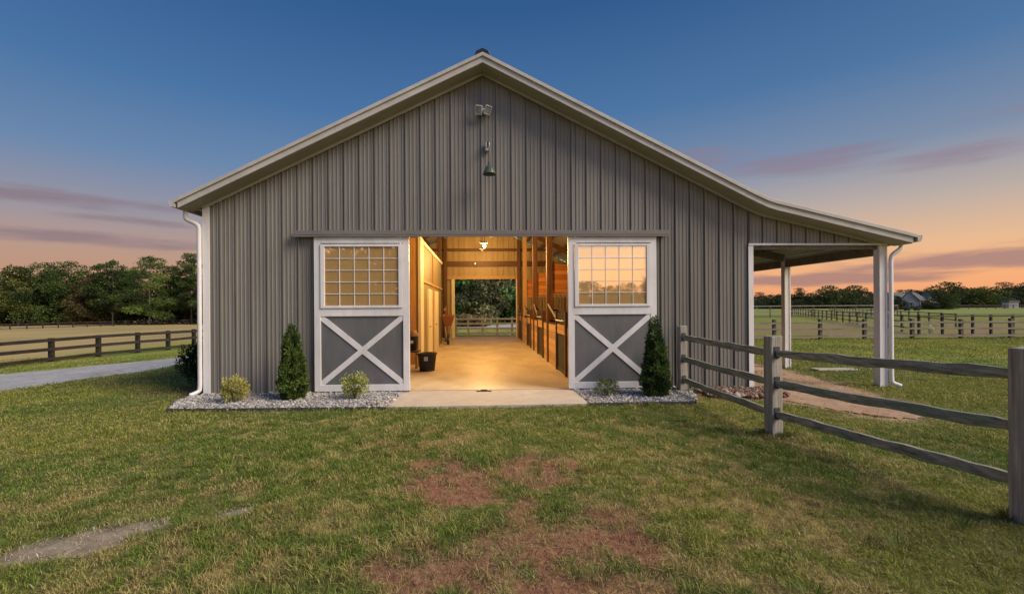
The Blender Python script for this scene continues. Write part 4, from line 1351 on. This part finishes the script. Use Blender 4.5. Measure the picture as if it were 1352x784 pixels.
def shrub(name, loc, shape, n, size, cols, seed, label, cat, up=.5, stem_h=.3, group=None):
    t = empty(name, loc, 0, label, cat, group)
    V_, F_, C_ = shrub_leaves(n, shape, size, cols, seed, up)
    fast_mesh('foliage', V_, F_, M['needle'], C_, t)
    mb = MB(); r = random.Random(seed)
    for _ in range(5):
        a = r.uniform(0, 6.28); mb.tube([(0, 0, -.02), (math.cos(a) * .02, math.sin(a) * .02, stem_h * .4), (math.cos(a) * .07, math.sin(a) * .07, stem_h)], [.014, .01, .004], 5)
    mb.build('stem', M['bark'], t)
    return t


EG = ((.030, .056, .014), (.120, .175, .038))
shrub('conical_shrub', (-3.50, -.62, 0), cone_shape(1.42, .265, 2), 11000, (.03, .08), EG, 3, 'narrow conical evergreen shrub left of the left sliding door', 'shrub', .65, .9, 'conical evergreens beside the doors')
shrub('conical_shrub', (3.26, -.78, 0), cone_shape(1.50, .262, 7), 11000, (.03, .08), ((.028, .056, .018), (.11, .165, .038)), 4, 'darker conical evergreen shrub in front of the right sliding door', 'shrub', .65, .9, 'conical evergreens beside the doors')
YG = ((.17, .175, .032), (.50, .46, .12))
shrub('round_shrub', (-4.42, -.92, 0), ball_shape(.25, .43, 11), 2300, (.025, .05), YG, 5, 'small yellow-green round shrub nearest the left corner of the barn', 'shrub', .35, .3, 'low shrubs in the gravel beds')
shrub('round_shrub', (-2.33, -.72, 0), ball_shape(.245, .44, 15), 1800, (.025, .055), ((.13, .16, .03), (.45, .46, .13)), 6, 'loose yellow-green shrub under the left sliding door', 'shrub', .45, .3, 'low shrubs in the gravel beds')
shrub('round_shrub', (2.36, -.74, 0), ball_shape(.23, .33, 19), 1500, (.02, .042), ((.05, .075, .018), (.18, .21, .06)), 7, 'smallest low green shrub under the right sliding door', 'shrub', .35, .2, 'low shrubs in the gravel beds')
shrub('dark_bush', (-6.15, 1.15, 0), ball_shape(.50, .98, 23), 5000, (.04, .085), ((.008, .02, .010), (.022, .045, .018)), 8, 'dark green bush by the left side wall behind the corner of the barn', 'bush', .3, .5)


def make_tree(name, seed, H, R, style, n, leaf, cols, label, loc, trunk_r=.22, crown_lo=.25, group=None, bark='bark', cat='tree', pale_limbs=False):
    r = np.random.default_rng(seed)
    rr = random.Random(seed)
    t = empty(name, (loc[0], loc[1], tz(*loc) - .05), rr.uniform(0, 6.28), label, cat, group)
    tr = MB()
    lean = (rr.uniform(-.04, .04) * H, rr.uniform(-.04, .04) * H)
    top = H * .93
    def trunk_at(z):
        q = z / H
        return Vector((lean[0] * q * q + .12 * math.sin(3 * q + seed), lean[1] * q * q + .1 * math.sin(4 * q + seed * 2), z))
    zs = np.linspace(0, top, 9)
    tr.tube([trunk_at(z) for z in zs], [trunk_r * (1.15 if i == 0 else 1) * (1 - .86 * z / top) + .015 for i, z in enumerate(zs)], 7)
    cl = []
    nl = 26 if style == 'pine' else 30
    for i in range(nl):
        q = (i + rr.random()) / nl
        z = H * (crown_lo + (.97 - crown_lo) * q)
        a = i * 2.4 + rr.uniform(-.5, .5)
        if style == 'pine':
            reach = R * (1.0 - .72 * q ** 1.4) * rr.uniform(.5, 1.0)
        else:
            reach = R * math.sqrt(max(.04, 1 - (2 * abs(q - .42) ** 1.25) ** 2)) * rr.uniform(.45, 1.0)
        p0 = trunk_at(z * (.93 if style == 'pine' else .72))
        e = Vector((math.cos(a) * reach, math.sin(a) * reach, z))
        e.x += p0.x; e.y += p0.y
        mid = (p0 + e) * .5 + Vector((0, 0, .06 * reach))
        rb = trunk_r * .34 * (1 - .6 * q)
        tr.tube([p0, mid, e], [rb, rb * .6, .012], 5)
        cs = R * rr.uniform(.20, .36) * (1 - .35 * q)
        cl.append((e, cs)); 
        if reach > R * .4:
            cl.append(((p0 + e) * .5 + Vector((rr.uniform(-.4, .4), rr.uniform(-.4, .4), .1 * R)), cs * rr.uniform(.7, 1.1)))
        if style != 'pine' and rr.random() < .8:
            cl.append((e + Vector((rr.uniform(-1, 1), rr.uniform(-1, 1), rr.uniform(-.2, .8))) * cs, cs * .8))
    cl.append((trunk_at(H * .96), R * .16))
    tr.build('trunk', M['bark_pale' if bark == 'pale' else 'bark'], t, smooth=True)
    C = np.array([c[0][:] for c in cl]); S = np.array([c[1] for c in cl])
    w = S ** 2; idx = r.choice(len(cl), n, p=w / w.sum())
    v = r.normal(0, 1, (n, 3)); v /= np.linalg.norm(v, axis=1, keepdims=True)
    rad = r.uniform(.25, 1.0, n) ** .6 * (1 + .35 * (r.random(n) < .12))
    fl_ = .45 if style == 'pine' else .72
    P = C[idx] + v * (rad * S[idx])[:, None] * np.array([1.15, 1.15, fl_])
    d = v * .6 + r.normal(0, .6, (n, 3)) + np.array([0, 0, .25]); d /= np.linalg.norm(d, axis=1, keepdims=True)
    s = np.cross(d, r.normal(0, 1, (n, 3))); s /= np.linalg.norm(s, axis=1, keepdims=True) + 1e-9
    l = r.uniform(leaf * .6, leaf * 1.3, n)[:, None]; wd = l * (.28 if style == 'pine' else .6)
    q = np.stack([P, P + d * l * .5 + s * wd * .5, P + d * l, P + d * l * .5 - s * wd * .5], 1)
    tone = r.random(len(cl))[idx]
    tt = np.clip(tone + r.normal(0, .2, n), 0, 1)[:, None]
    c = (np.array(cols[0]) * (1 - tt) + np.array(cols[1]) * tt) * r.uniform(.75, 1.25, (n, 1))
    fast_mesh('crown', q.reshape(-1, 3), np.arange(4 * n).reshape(n, 4), M['leaf'], np.repeat(c, 4, 0), t)
    return t


DK = ((.020, .040, .014), (.105, .155, .042))
OL = ((.030, .046, .015), (.15, .18, .05))
PN = ((.025, .050, .015), (.155, .215, .05))
RU = ((.06, .055, .025), (.14, .11, .045))
GL = 'trees of the wood beyond the left field'
left_trees = [
    # u, Z, H, R, style, cols, crown_lo, bark, label
    (-48, 116, 13.5, 6.5, 'broad', OL, .12, 'bark', 'olive tree partly cut off by the left edge of the photo'),
    (-105, 118, 14.5, 6.5, 'broad', DK, .12, 'bark', 'dark tree of the left wood just outside the left edge of the photo'),
    (-165, 116, 13.0, 6.5, 'broad', PN, .12, 'bark', 'green tree of the left wood farther outside the left edge of the photo'),
    (-8, 112, 12.0, 5.2, 'broad', OL, .15, 'bark', 'low olive-green tree at the left edge of the wood'),
    (24, 110, 14.2, 5.0, 'broad', OL, .42, 'pale', 'thin-crowned tree with pale bare limbs, second in the wood from the left edge'),
    (58, 113, 15.4, 6.0, 'broad', DK, .12, 'bark', 'broad dome-crowned dark tree left of the highest dome in the left wood'),
    (95, 115, 15.6, 6.4, 'broad', PN, .12, 'bark', 'widest dome-crowned tree in the middle of the left wood'),
    (122, 112, 12.6, 4.6, 'broad', RU, .14, 'bark', 'lower russet-green tree in the dip between dome and airy trees'),
    (148, 111, 15.6, 4.6, 'broad', DK, .36, 'pale', 'airy tree with a gappy flat top left of the tallest pine'),
    (170, 116, 13.6, 4.6, 'pine', DK, .2, 'bark', 'dark pine squeezed between the airy tree and the tallest pine'),
    (197, 109, 16.4, 7.0, 'pine', PN, .22, 'pale', 'tallest and broadest bright green pine of the left wood'),
    (228, 113, 14.6, 5.0, 'pine', DK, .16, 'bark', 'dark bushy tree right of the tallest pine'),
    (252, 111, 17.6, 4.6, 'pine', DK, .34, 'bark', 'slim high pine with sky gaps beside the barn corner'),
    (290, 112, 16.2, 5.6, 'pine', DK, .2, 'bark', 'dark pine mostly hidden behind the barn corner')]
for i, (u, Z, H, R, st, cols, lo, bk, lab) in enumerate(left_trees):
    make_tree('pine_tree' if st == 'pine' else 'leafy_tree', 100 + i, H, R, st, 13000, .42 if st == 'broad' else .55, cols, lab, bearing(u, Z), .17, lo * .62, GL, bk)
back_lab = ['dark filler tree behind the pale-limbed tree in the left wood', 'dark filler tree behind the gap right of the broad domes',
            'dark filler tree behind the airy gappy tree in the left wood', 'dark filler tree behind the right flank of the tallest pine',
            'dark filler tree at the back of the wood by the left photo edge', 'dark filler tree at the back of the wood behind the widest dome']
for i, u in enumerate((35, 125, 160, 225, -25, 80)):
    make_tree('leafy_tree', 140 + i, 12.5 + (i % 3), 6.5, 'broad', 9000, .55, ((.018, .03, .013), (.045, .064, .023)), back_lab[i], bearing(u, 126 + 3 * (i % 2)), .25, .06, GL)


def undergrowth(name, pts, n, hgt, depth, leaf, cols, label, seed):
    r = np.random.default_rng(seed)
    t = r.random(n) * (len(pts) - 1); i = np.minimum(t.astype(int), len(pts) - 2); q = (t - i)[:, None]
    A = np.array(pts)
    P = A[i] * (1 - q) + A[i + 1] * q
    P = P + r.uniform(-depth, depth, (n, 2))
    nz = fbm(P[:, 0] * .35, P[:, 1] * .35, seed, 3)
    z = hgt * (.35 + 1.1 * nz) * r.random(n) ** .8
    X = np.concatenate([P, (z + terrain(P[:, 0], P[:, 1]))[:, None]], 1)
    d = r.normal(0, 1, (n, 3)); d[:, 2] = np.abs(d[:, 2]); d /= np.linalg.norm(d, axis=1, keepdims=True)
    s = np.cross(d, r.normal(0, 1, (n, 3))); s /= np.linalg.norm(s, axis=1, keepdims=True)
    l = r.uniform(.6, 1.3, n)[:, None] * leaf
    Q = np.stack([X, X + d * l * .5 + s * l * .3, X + d * l, X + d * l * .5 - s * l * .3], 1).reshape(-1, 3)
    tt = np.clip(nz + r.normal(0, .25, n), 0, 1)[:, None]
    c = (np.array(cols[0]) * (1 - tt) + np.array(cols[1]) * tt)
    o = fast_mesh(name, Q, np.arange(4 * n).reshape(n, 4), M['leaf'], np.repeat(c, 4, 0))
    return tag(o, label, kind='stuff')


undergrowth('undergrowth', [bearing(u, 116) for u in (-190, 0, 80, 160, 240, 330)], 20000, 5.2, 4.0, .6, ((.014, .022, .011), (.04, .05, .022)),
            'dark scrub at the foot of the left wood', 5)

# wood on the right horizon: a few kinds, each copied many times
RCOLS = [((.026, .042, .022), (.065, .09, .036)), ((.030, .050, .018), (.09, .12, .036)), ((.038, .048, .024), (.10, .105, .042)), ((.024, .038, .022), (.055, .075, .032)), ((.055, .08, .02), (.14, .17, .04))]
GR = 'trees of the far tree line behind the paddocks'
protos = []
for k, (H, R, st, lo) in enumerate(((11.5, 6.6, 'broad', .0), (13.0, 7.6, 'broad', .0), (10.0, 6.2, 'broad', .0), (14.0, 5.4, 'pine', .04), (11.0, 7.0, 'broad', .0))):
    protos.append(make_tree(('leafy_tree', 'leafy_tree', 'leafy_tree', 'pine_tree', 'leafy_tree')[k], 200 + k, H, R, st, 5200, .75, RCOLS[k], None, (300 + k * 20, 300), .25, lo))
ZR = 205
row = [(940, 1.0, 3), (962, .92, 0), (985, .82, 2), (1003, .95, 3), (1016, .80, 1), (1030, .85, 0), (1042, .95, 2), (1056, 1.12, 3), (1070, .92, 1), (1082, .84, 2), (1096, 1.25, 1), (1112, 1.30, 4), (1127, 1.28, 1), (1142, 1.12, 0),
       (1157, .95, 2), (1172, .9, 0), (1189, 1.0, 3), (1204, 1.1, 0), (1220, .95, 1), (1236, 1.3, 2), (1252, 1.42, 1), (1268, 1.25, 0), (1284, 1.3, 4), (1298, 1.34, 4), (1312, 1.2, 2), (1326, 1.35, 3), (1341, 1.3, 0), (1356, 1.38, 1), (1372, 1.3, 2), (1392, 1.3, 0), (1415, 1.2, 1)]
ords = ['first', 'second', 'third', 'fourth', 'fifth', 'sixth', 'seventh', 'eighth', 'ninth', 'tenth', 'eleventh', 'twelfth', 'thirteenth', 'fourteenth', 'fifteenth', 'sixteenth']
kind_words = ['dark round-crowned', 'broad mid-green', 'smaller brownish-green', 'dark pointed', 'brighter yellow-green']
used = set()
vis_l = [r_ for r_ in row if 990 <= r_[0] < 1160]
for i, (u, sc_, k) in enumerate(row):
    o = protos[k] if k not in used else copy_tree(protos[k])
    used.add(k)
    Z = ZR + ((i * 37) % 23) - 6 + (45 if 1160 < u < 1235 else 0)
    x, y = bearing(u, Z)
    o.location = (x, y, -.1); o.rotation_euler = (0, 0, i * 1.7)
    s_ = sc_ * (1.2 if 1160 < u < 1235 else 1.0)
    o.scale = (s_ * .84, s_ * .84, s_ * .60)
    kw = kind_words[k]
    if u < 990: lab = f'{kw} far tree hidden behind the right wall of the barn, {ords[i]} of three'
    elif u < 1022: lab = f'{kw} far tree between barn corner and rear lean-to post, {ords[i - 3]} from the corner'
    elif u < 1160: lab = f'{kw} far tree between the two lean-to posts, {ords[i - 5]} from the rear post'
    elif u < 1230: lab = f'{kw} far tree rising behind the grey house, {ords[i - 15]} from the front lean-to post'
    elif u < 1345: lab = f'{kw} far tree right of the grey house, {ords[i - 19]} from the house'
    else: lab = f'{kw} far tree at the right photo edge, {ords[i - 27]} outward from the shed'
    tag(o, lab, 'tree', GR)
undergrowth('undergrowth', [bearing(u, 200) for u in (930, 1050, 1160, 1250, 1350, 1450)], 14000, 3.4, 5.0, .8, ((.02, .032, .016), (.055, .07, .028)), 'dark scrub under the far right tree line', 6)

for u, Z, k, s_, lab in ((1243, 138, 1, .52, 'dark rounded tree overlapping the white wing of the grey house'), (1184, 142, 0, .40, 'small dark tree in front of the left end of the grey house'),
                         (1224, 146, 2, .30, 'low bushy tree before the middle of the grey house')):
    o = copy_tree(protos[k]); x, y = bearing(u, Z); o.location = (x, y, -.1); o.rotation_euler = (0, 0, u); o.scale = (s_, s_, s_ * .9)
    tag(o, lab, 'tree', GR)
# distant woods that close the horizon all round
undergrowth('far_wood', [(-430, -180), (-330, 60), (-260, 230), (-110, 330), (60, 380), (240, 330), (380, 190), (470, -20)], 90000, 8.5, 9, 1.0, ((.022, .036, .018), (.06, .085, .034)),
            'dark far-off woods closing the horizon beyond the fields', 12)

# wood behind the barn, seen through the aisle
GB = 'trees seen through the aisle behind the barn'
for i, (u, Z, H, R, cols, lab) in enumerate([
        (596, 52, 11, 4.6, DK, 'dark tree at the left edge of the rear doorway view'),
        (618, 57, 12, 4.8, ((.05, .08, .04), (.12, .16, .075)), 'blue-green tree left of the middle of the rear doorway view'),
        (634, 50, 8.5, 3.2, RU, 'low russet tree in the middle of the rear doorway view'),
        (647, 60, 12, 5.0, DK, 'dark tree right of the middle of the rear doorway view'),
        (668, 55, 9.0, 3.6, ((.05, .075, .03), (.15, .18, .07)), 'gappy tree with sky showing at the upper right of the rear doorway view'),
        (690, 52, 9.5, 4.0, DK, 'dark tree at the right edge of the rear doorway view'),
        (575, 56, 11, 4.6, DK, 'dark tree behind the barn hidden left of the rear doorway'),
        (715, 56, 11, 4.6, DK, 'dark tree behind the barn hidden right of the rear doorway')]):
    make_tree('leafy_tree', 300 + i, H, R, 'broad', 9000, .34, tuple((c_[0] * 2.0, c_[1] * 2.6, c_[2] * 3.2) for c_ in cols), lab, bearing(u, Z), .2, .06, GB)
undergrowth('tall_grass', [bearing(u, 40) for u in (560, 590, 630)], 4500, .75, 1.2, .5, ((.14, .12, .05), (.27, .22, .10)), 'tall tan grass beyond the rear track', 9)
undergrowth('undergrowth', [bearing(u, 55) for u in (540, 600, 660, 740)], 5000, 2.2, 2.5, .4, ((.035, .075, .035), (.08, .14, .06)), 'dark scrub under the trees behind the barn', 10)

# woods on the camera's side of the yard: they are what the door windows mirror
GM = 'trees across the yard mirrored in the door windows'
for i, (x, y, H, R, lab) in enumerate([(-26, -74, 16, 6.5, 'tall tree across the yard mirrored at the left of the left door window'), (-19, -78, 17, 6.5, 'tall tree across the yard mirrored in the middle of the left door window'),
                                       (-12, -80, 16, 6.0, 'tall tree across the yard mirrored at the right of the left door window'), (-33, -80, 17, 7, 'tall tree across the yard beyond those mirrored in the left window')]):
    make_tree('leafy_tree', 400 + i, H, R, 'broad', 14000, .6, DK, lab, (x, y), .24, .05, GM)
for i, (x, y, H, R) in enumerate([(30, -118, 5.6, 4), (36, -118, 4.6, 4), (42, -121, 5.2, 4.4), (24, -116, 5.0, 3.8), (18, -118, 6.0, 4.2), (48, -118, 6.2, 4.2), (54, -120, 6, 4.4)]):
    make_tree('leafy_tree', 420 + i, H * 1.55, R * 1.15, 'broad', 5000, .5, DK, f'low tree mirrored in the right door window, {ords[i]} of seven', (x, y), .2, .02, GM)

# ================================================================== FENCES
def square_post(name, x, y, h, w, material, parent, rz=0, z0=None, bevel=.012, cut=0.0):
    mb = MB(); z0 = tz(x, y) - .15 if z0 is None else z0
    R = Matrix.Rotation(rz, 3, 'Z'); n = 7
    r_ = random.Random(int(x * 1000) ^ int(y * 777))
    vs = []
    zt = z0 + .15 + h
    for k in range(n):
        z = z0 + (zt - z0) * k / (n - 1)
        j = [r_.uniform(-.004, .004) for _ in range(2)]
        for a, b in ((-1, -1), (1, -1), (1, 1), (-1, 1)):
            p = R @ Vector((a * w / 2 + j[0], b * w / 2 + j[1], 0))
            zz = z + (cut * a if k == n - 1 else 0)
            vs.append((x + p.x, y + p.y, zz))
    fs = [(3, 2, 1, 0)]
    for k in range(n - 1):
        for q in range(4):
            q2 = (q + 1) % 4
            fs.append((k * 4 + q, k * 4 + q2, (k + 1) * 4 + q2, (k + 1) * 4 + q))
    o = (n - 1) * 4; fs.append((o, o + 1, o + 2, o + 3))
    mb.add(vs, fs)
    return mb.build(name, material, parent, bevel)


def split_rail(parent, p, q, w=.05, h=.115, seed=1):
    """rough sawn rail: slightly bowed, edges uneven, ends thinned where they enter the mortise"""
    r_ = random.Random(seed); mb = MB(); p = Vector(p); q = Vector(q)
    d = (q - p); Ln = d.length; d.normalize(); s = d.cross(Vector((0, 0, 1))).normalized(); u = s.cross(d)
    n = 14; vs = []
    for k in range(n + 1):
        t = k / n
        c = p + d * (Ln * t) + u * (-.012 * math.sin(math.pi * t) + r_.uniform(-.007, .007)) + s * r_.uniform(-.004, .004)
        e = .62 if k in (0, n) else 1
        hh = h * e * r_.uniform(.88, 1.1); ww = w * r_.uniform(.94, 1.06)
        for a, b in ((-.5, -.5), (.5, -.5), (.62, 0), (.5, .5), (-.5, .5), (-.62, 0)):
            vs.append(c + s * (a * ww) + u * (b * hh))
    fs = [tuple(range(5, -1, -1)), tuple(n * 6 + k for k in range(6))]
    for k in range(n):
        for j in range(6):
            j2 = (j + 1) % 6
            fs.append((k * 6 + j, k * 6 + j2, (k + 1) * 6 + j2, (k + 1) * 6 + j))
    mb.add(vs, fs)
    return mb.build('rail', M['rail_wood'], parent, .006)


fr_ = empty('rail_fence', (3.83, -3.35, 0), 0, 'weathered grey-green three-rail fence running from the barn wall past the right foreground', 'fence')
def fpart(o):
    o.location = (-3.83, 3.35, 0); return o
FP = [(4.0, -.28, 1.31), (3.83, -3.35, 1.31), (4.265, -5.80, 1.37), (4.65, -8.6, 1.37)]
for i, (x, y, h) in enumerate(FP):
    fpart(square_post('fence_post', x, y, h, (.15, .155, .175, .17)[i], M['post_wood'], fr_, (.02, .08, .12, .1)[i], cut=.006))
RH = [(1.09, .665, .25), (1.09, .70, .30), (1.16, .74, .32), (1.14, .72, .3)]
for i in range(3):
    a, b = FP[i], FP[i + 1]
    for k in range(3):
        fpart(split_rail(fr_, (a[0] + .0, a[1] - .03, RH[i][k]), (b[0], b[1] + .04, RH[i + 1][k]), (.052), .102, i * 7 + k))
for i in range(3):      # dark blocks standing for the shade in the mortise slots
    x, y, h = FP[i]
    for k in range(3):
        fpart(MB().box(x - .035, x + .035, y - .088 - (.006 if i == 2 else 0), y - .07, RH[i][k] - .065, RH[i][k] + .085).build('mortise', M['edge'], fr_))


def board_fence(name, pts, label, post_h, post_w, rails, rail_h, rail_t, mat_post, mat_rail, group=None, cat='fence', side=-1, jit=.0, seed=0):
    """posts at pts with boards between; every post a part, every run of boards at one height a part"""
    x0, y0 = pts[0]
    r_ = random.Random(seed)
    t = empty(name, (x0, y0, tz(x0, y0)), 0, label, cat, group)
    off = Vector((-x0, -y0, -tz(x0, y0)))
    for (x, y) in pts:
        o = square_post('fence_post', x, y, post_h + r_.uniform(-jit, jit), post_w, mat_post, t, 0, bevel=.0)
        o.location = off
    for z in rails:
        mb = MB()
        for (xa, ya), (xb, yb) in zip(pts[:-1], pts[1:]):
            d = Vector((xb - xa, yb - ya, 0)).normalized(); s = Vector((d.y, -d.x, 0)) * side * (post_w / 2 + rail_t / 2)
            if s.y > 0 and side < 0: s = -s
            dz = r_.uniform(-jit, jit)
            e = d * .0
            mb.beam(Vector((xa, ya, tz(xa, ya) + z + dz)) + s, Vector((xb, yb, tz(xb, yb) + z + r_.uniform(-jit, jit))) + s, rail_t, rail_h)
        o = mb.build('rail', mat_rail, t); o.location = off
    return t


def line_pts(a, b, step):
    n = max(1, int(round(math.dist(a, b) / step)))
    return [(a[0] + (b[0] - a[0]) * k / n, a[1] + (b[1] - a[1]) * k / n) for k in range(n + 1)]


# left: brown three-board fence along the drive
LF = [hit(u, v) for u, v in ((-95, 500), (-15, 488), (68, 477.5), (130, 470.5), (182, 465.5), (222, 461.8), (256, 458.5), (286, 456), (310, 454))]
board_fence('board_fence', LF, 'dark brown three-board fence along the far side of the gravel drive on the left', 1.12, .17, (1.02, .60, .14), .15, .04, M['brown_board'], M['brown_board'], 'fences of the fields', jit=.015, seed=2)
LF2 = [hit(u, 431.0 + .0 * u) for u in range(-30, 300, 17)]
LF2 = line_pts(bearing(-60, 82), bearing(150, 102), 2.4) 
board_fence('board_fence', LF2, 'low dark fence far across the tan field in front of the left wood', 1.15, .16, (1.02, .6, .2), .14, .04, M['brown_board'], M['brown_board'], 'fences of the fields', seed=3)
LF3 = line_pts(bearing(150, 102), bearing(300, 112), 2.6)
board_fence('wire_fence', LF3, 'thin dark post fence at the foot of the pines by the barn corner', 1.2, .10, (1.1, .7), .05, .03, M['brown_board'], M['brown_board'], 'fences of the fields', seed=4)

# right paddocks
F1 = [(8.9 + 2.26 * k, 12.95 - .085 * (8.9 + 2.26 * k - 16) ) for k in range(-1, 14)]
F1 = [bearing(u, 22.4) for u in (905, 964, 1022, 1082.6, 1141, 1204, 1268.5, 1334.5, 1400, 1466)]
board_fence('paddock_fence', F1, 'nearest pale three-rail paddock fence across the field right of the lean-to', .98, .13, (.82, .50, .17), .085, .035, M['brown_post'], M['grey_board'], 'fences of the fields', jit=.02, seed=5)
F2 = [bearing(u, 26.0 - (u - 1198) * .004) for u in (1213, 1244, 1284, 1308, 1337, 1366, 1400, 1440)]
board_fence('paddock_fence', F2, 'dark-posted paddock fence just behind the nearest paddock fence on the right', 1.1, .095, (1.0, .66, .3), .075, .035, M['brown_board'], M['brown_post'], 'fences of the fields', side=1, jit=.03, seed=6)
F3 = line_pts(bearing(1213, 26), bearing(1040, 92), 3.0)
board_fence('paddock_fence', F3, 'long paddock fence running away to the left from the dark-posted fence', 1.05, .10, (.98, .65, .28), .08, .035, M['brown_post'], M['grey_board'], 'fences of the fields', jit=.02, seed=7)
F4 = line_pts(bearing(1262, 34), bearing(1095, 110), 3.4)
board_fence('paddock_fence', F4, 'second receding paddock fence just right of the long one', 1.0, .09, (.92, .5), .07, .035, M['brown_post'], M['brown_post'], 'fences of the fields', jit=.02, seed=8)
F5 = line_pts(bearing(930, 62), bearing(1185, 64), 3.2)
board_fence('arena_fence', F5, 'tall pale-railed arena fence at eye height seen between the lean-to posts', 1.62, .10, (1.55, .8), .13, .03, M['brown_post'], M['grey_board'], 'fences of the fields', seed=9)
F6 = line_pts(bearing(1150, 150), bearing(1420, 150), 3.0)
board_fence('field_fence', F6, 'farthest dark fence line under the right-hand trees', 1.35, .16, (1.25, .85, .4), .2, .04, M['brown_board'], M['brown_board'], 'fences of the fields', seed=10)
# rear fence behind the barn
F7 = [bearing(u, 27.0) for u in (585, 602, 618, 637, 656.5, 676, 695, 715)]
board_fence('paddock_fence', F7, 'grey board fence across the track seen through the rear doorway', 1.10, .12, (1.0, .72, .44, .16), .10, .03, M['rear_board'], M['rear_board'], 'fences of the fields', seed=11)

# ================================================================== FAR THINGS
x, y = bearing(1207, 150)
t = empty('house', (x, y, 0), -.35, 'grey-blue gabled house with a white porch among the far right trees', 'house')
mb = MB(); mb.box(-6.4, 3.2, 0, 7, 0, 3.0); mb.build('wall', M['house'], t)
mb = MB(); mb.prism([(-3.9, 3.0), (.9, 3.0), (-1.5, 5.6)], -.6, .02); mb.box(-3.7, .7, -.6, .0, 0, 3.0); mb.build('gable', M['house'], t)
mb = MB(); mb.add([(-6.9, -.5, 2.9), (3.7, -.5, 2.9), (3.7, 7.5, 2.9), (-6.9, 7.5, 2.9), (-4.9, 3.5, 5.6), (2.0, 3.5, 5.6)], [(0, 1, 5, 4), (1, 2, 5), (2, 3, 4, 5), (3, 0, 4), (0, 3, 2, 1)]); rf = mb.build('roof', M['house_roof'], t)
mb = MB(); mb.beam((-4.2, -.4, 2.85), (-1.5, -.4, 5.8), 1.0, .16); mb.beam((-1.5, -.4, 5.8), (1.2, -.4, 2.85), 1.0, .16); mb.build('gable_roof', M['house_roof'], rf)
mb = MB(); mb.box(-.7, .0, 3.0, 3.8, 5.2, 6.3); mb.build('chimney', M['house'], rf)
for wx in (-5.3, -2.9, -.9, 2.2):
    mb = MB(); yy = -.66 if -3.7 < wx < .7 else -.06
    mb.box(wx - .5, wx + .5, yy, yy + .05, 1.0, 2.3); w_ = mb.build('window', M['house_glass'], t)
    mb = MB(); mb.box(wx - .62, wx - .5, yy - .03, yy + .04, .9, 2.4); mb.box(wx + .5, wx + .62, yy - .03, yy + .04, .9, 2.4); mb.box(wx - .5, wx + .5, yy - .03, yy + .04, 2.3, 2.42); mb.build('window_frame', M['trim'], w_)
mb = MB(); mb.box(-7.4, 4.2, -2.6, -2.4, .0, .9); mb.box(-7.4, 4.2, -2.62, -2.4, 1.0, 1.1)
for wx in np.arange(-7.3, 4.3, 1.9): mb.box(wx - .08, wx + .08, -2.65, -2.38, 0, 2.4)
mb.build('porch', M['house'], t)
mb = MB(); mb.box(3.25, 6.6, 0, 5, 0, 3.1); mb.prism([(3.2, 3.1), (6.7, 3.1), (4.95, 5.0)], .05, 5); mb.build('side_wing', M['house_wing'], t)
mb = MB(); mb.beam((2.9, 2.4, 3.0), (4.95, 2.4, 5.15), 5.4, .16, up=(0, 0, 1)); mb.beam((4.95, 2.4, 5.15), (7.0, 2.4, 3.0), 5.4, .16, up=(0, 0, 1)); mb.build('wing_roof', M['house_roof'], rf)
x, y = bearing(1338, 165)
t = empty('shed', (x, y, 0), -.3, 'small white shed with a grey roof at the far right field edge', 'shed')
mb = MB(); mb.box(-1.3, 1.5, 0, 3, 0, 2.0); mb.build('wall', M['trim'], t)
mb = MB(); mb.prism([(-1.7, 1.95), (1.9, 1.95), (1.4, 2.8), (-1.2, 2.8)], -.3, 3.3); mb.build('roof', M['house_roof'], t)


def wagon(u, Z, L_, H_, mt, label):
    x, y = bearing(u, Z)
    t = empty('farm_wagon', (x, y, 0), -.4, label, 'wagon', 'wagons parked below the far house')
    mb = MB(); mb.box(-L_ / 2, L_ / 2, -.8, .8, .45, H_); mb.box(-L_ / 2 - .9, -L_ / 2, -.05, .05, .4, .5); mb.build('bed', mt, t, .03)
    for sx_ in (-L_ * .28, L_ * .28):
        for sy in (-.85, .85):
            mb = MB(); mb.lathe((sx_, sy, .4), [(.0, -.1), (.36, -.1), (.4, -.06), (.4, .06), (.36, .1), (.0, .1)], 14, Matrix.Rotation(math.pi / 2, 4, 'X')); mb.build('wheel', M['rubber'], t)


wagon(1176, 118, 3.0, 1.15, M['red_rust'], 'low dark red wagon parked in front of the grey house, nearer the lean-to post')
wagon(1204, 118, 3.6, 1.15, M['black'], 'low black wagon parked in front of the grey house, right of the red one')
x, y = bearing(1222.5, 22.2)
t = empty('white_bucket', (x, y - .24, .27), 0, 'small white bucket hanging on the nearest paddock fence', 'bucket')
mb = MB(); mb.lathe((0, 0, 0), [(.0, 0), (.085, 0), (.105, .25), (.112, .25), (.112, .27), (.095, .27), (.08, .02), (.0, .02)], 18); mb.build('body', M['white_plastic'], t, smooth=True)
mb = MB(); mb.tube(curve_pts([(-.1, 0, .25), (-.07, 0, .38), (.0, .05, .42), (.07, 0, .38), (.1, 0, .25)]), .006, 6); mb.build('handle', M['galv'], t)
tag(MB().box(8.75, 9.85, 2.30, 2.62, -.01, .035).build('stone_slab', M['apron'], None, .01), 'pale flat slab lying in the grass between the lean-to posts', 'slab')
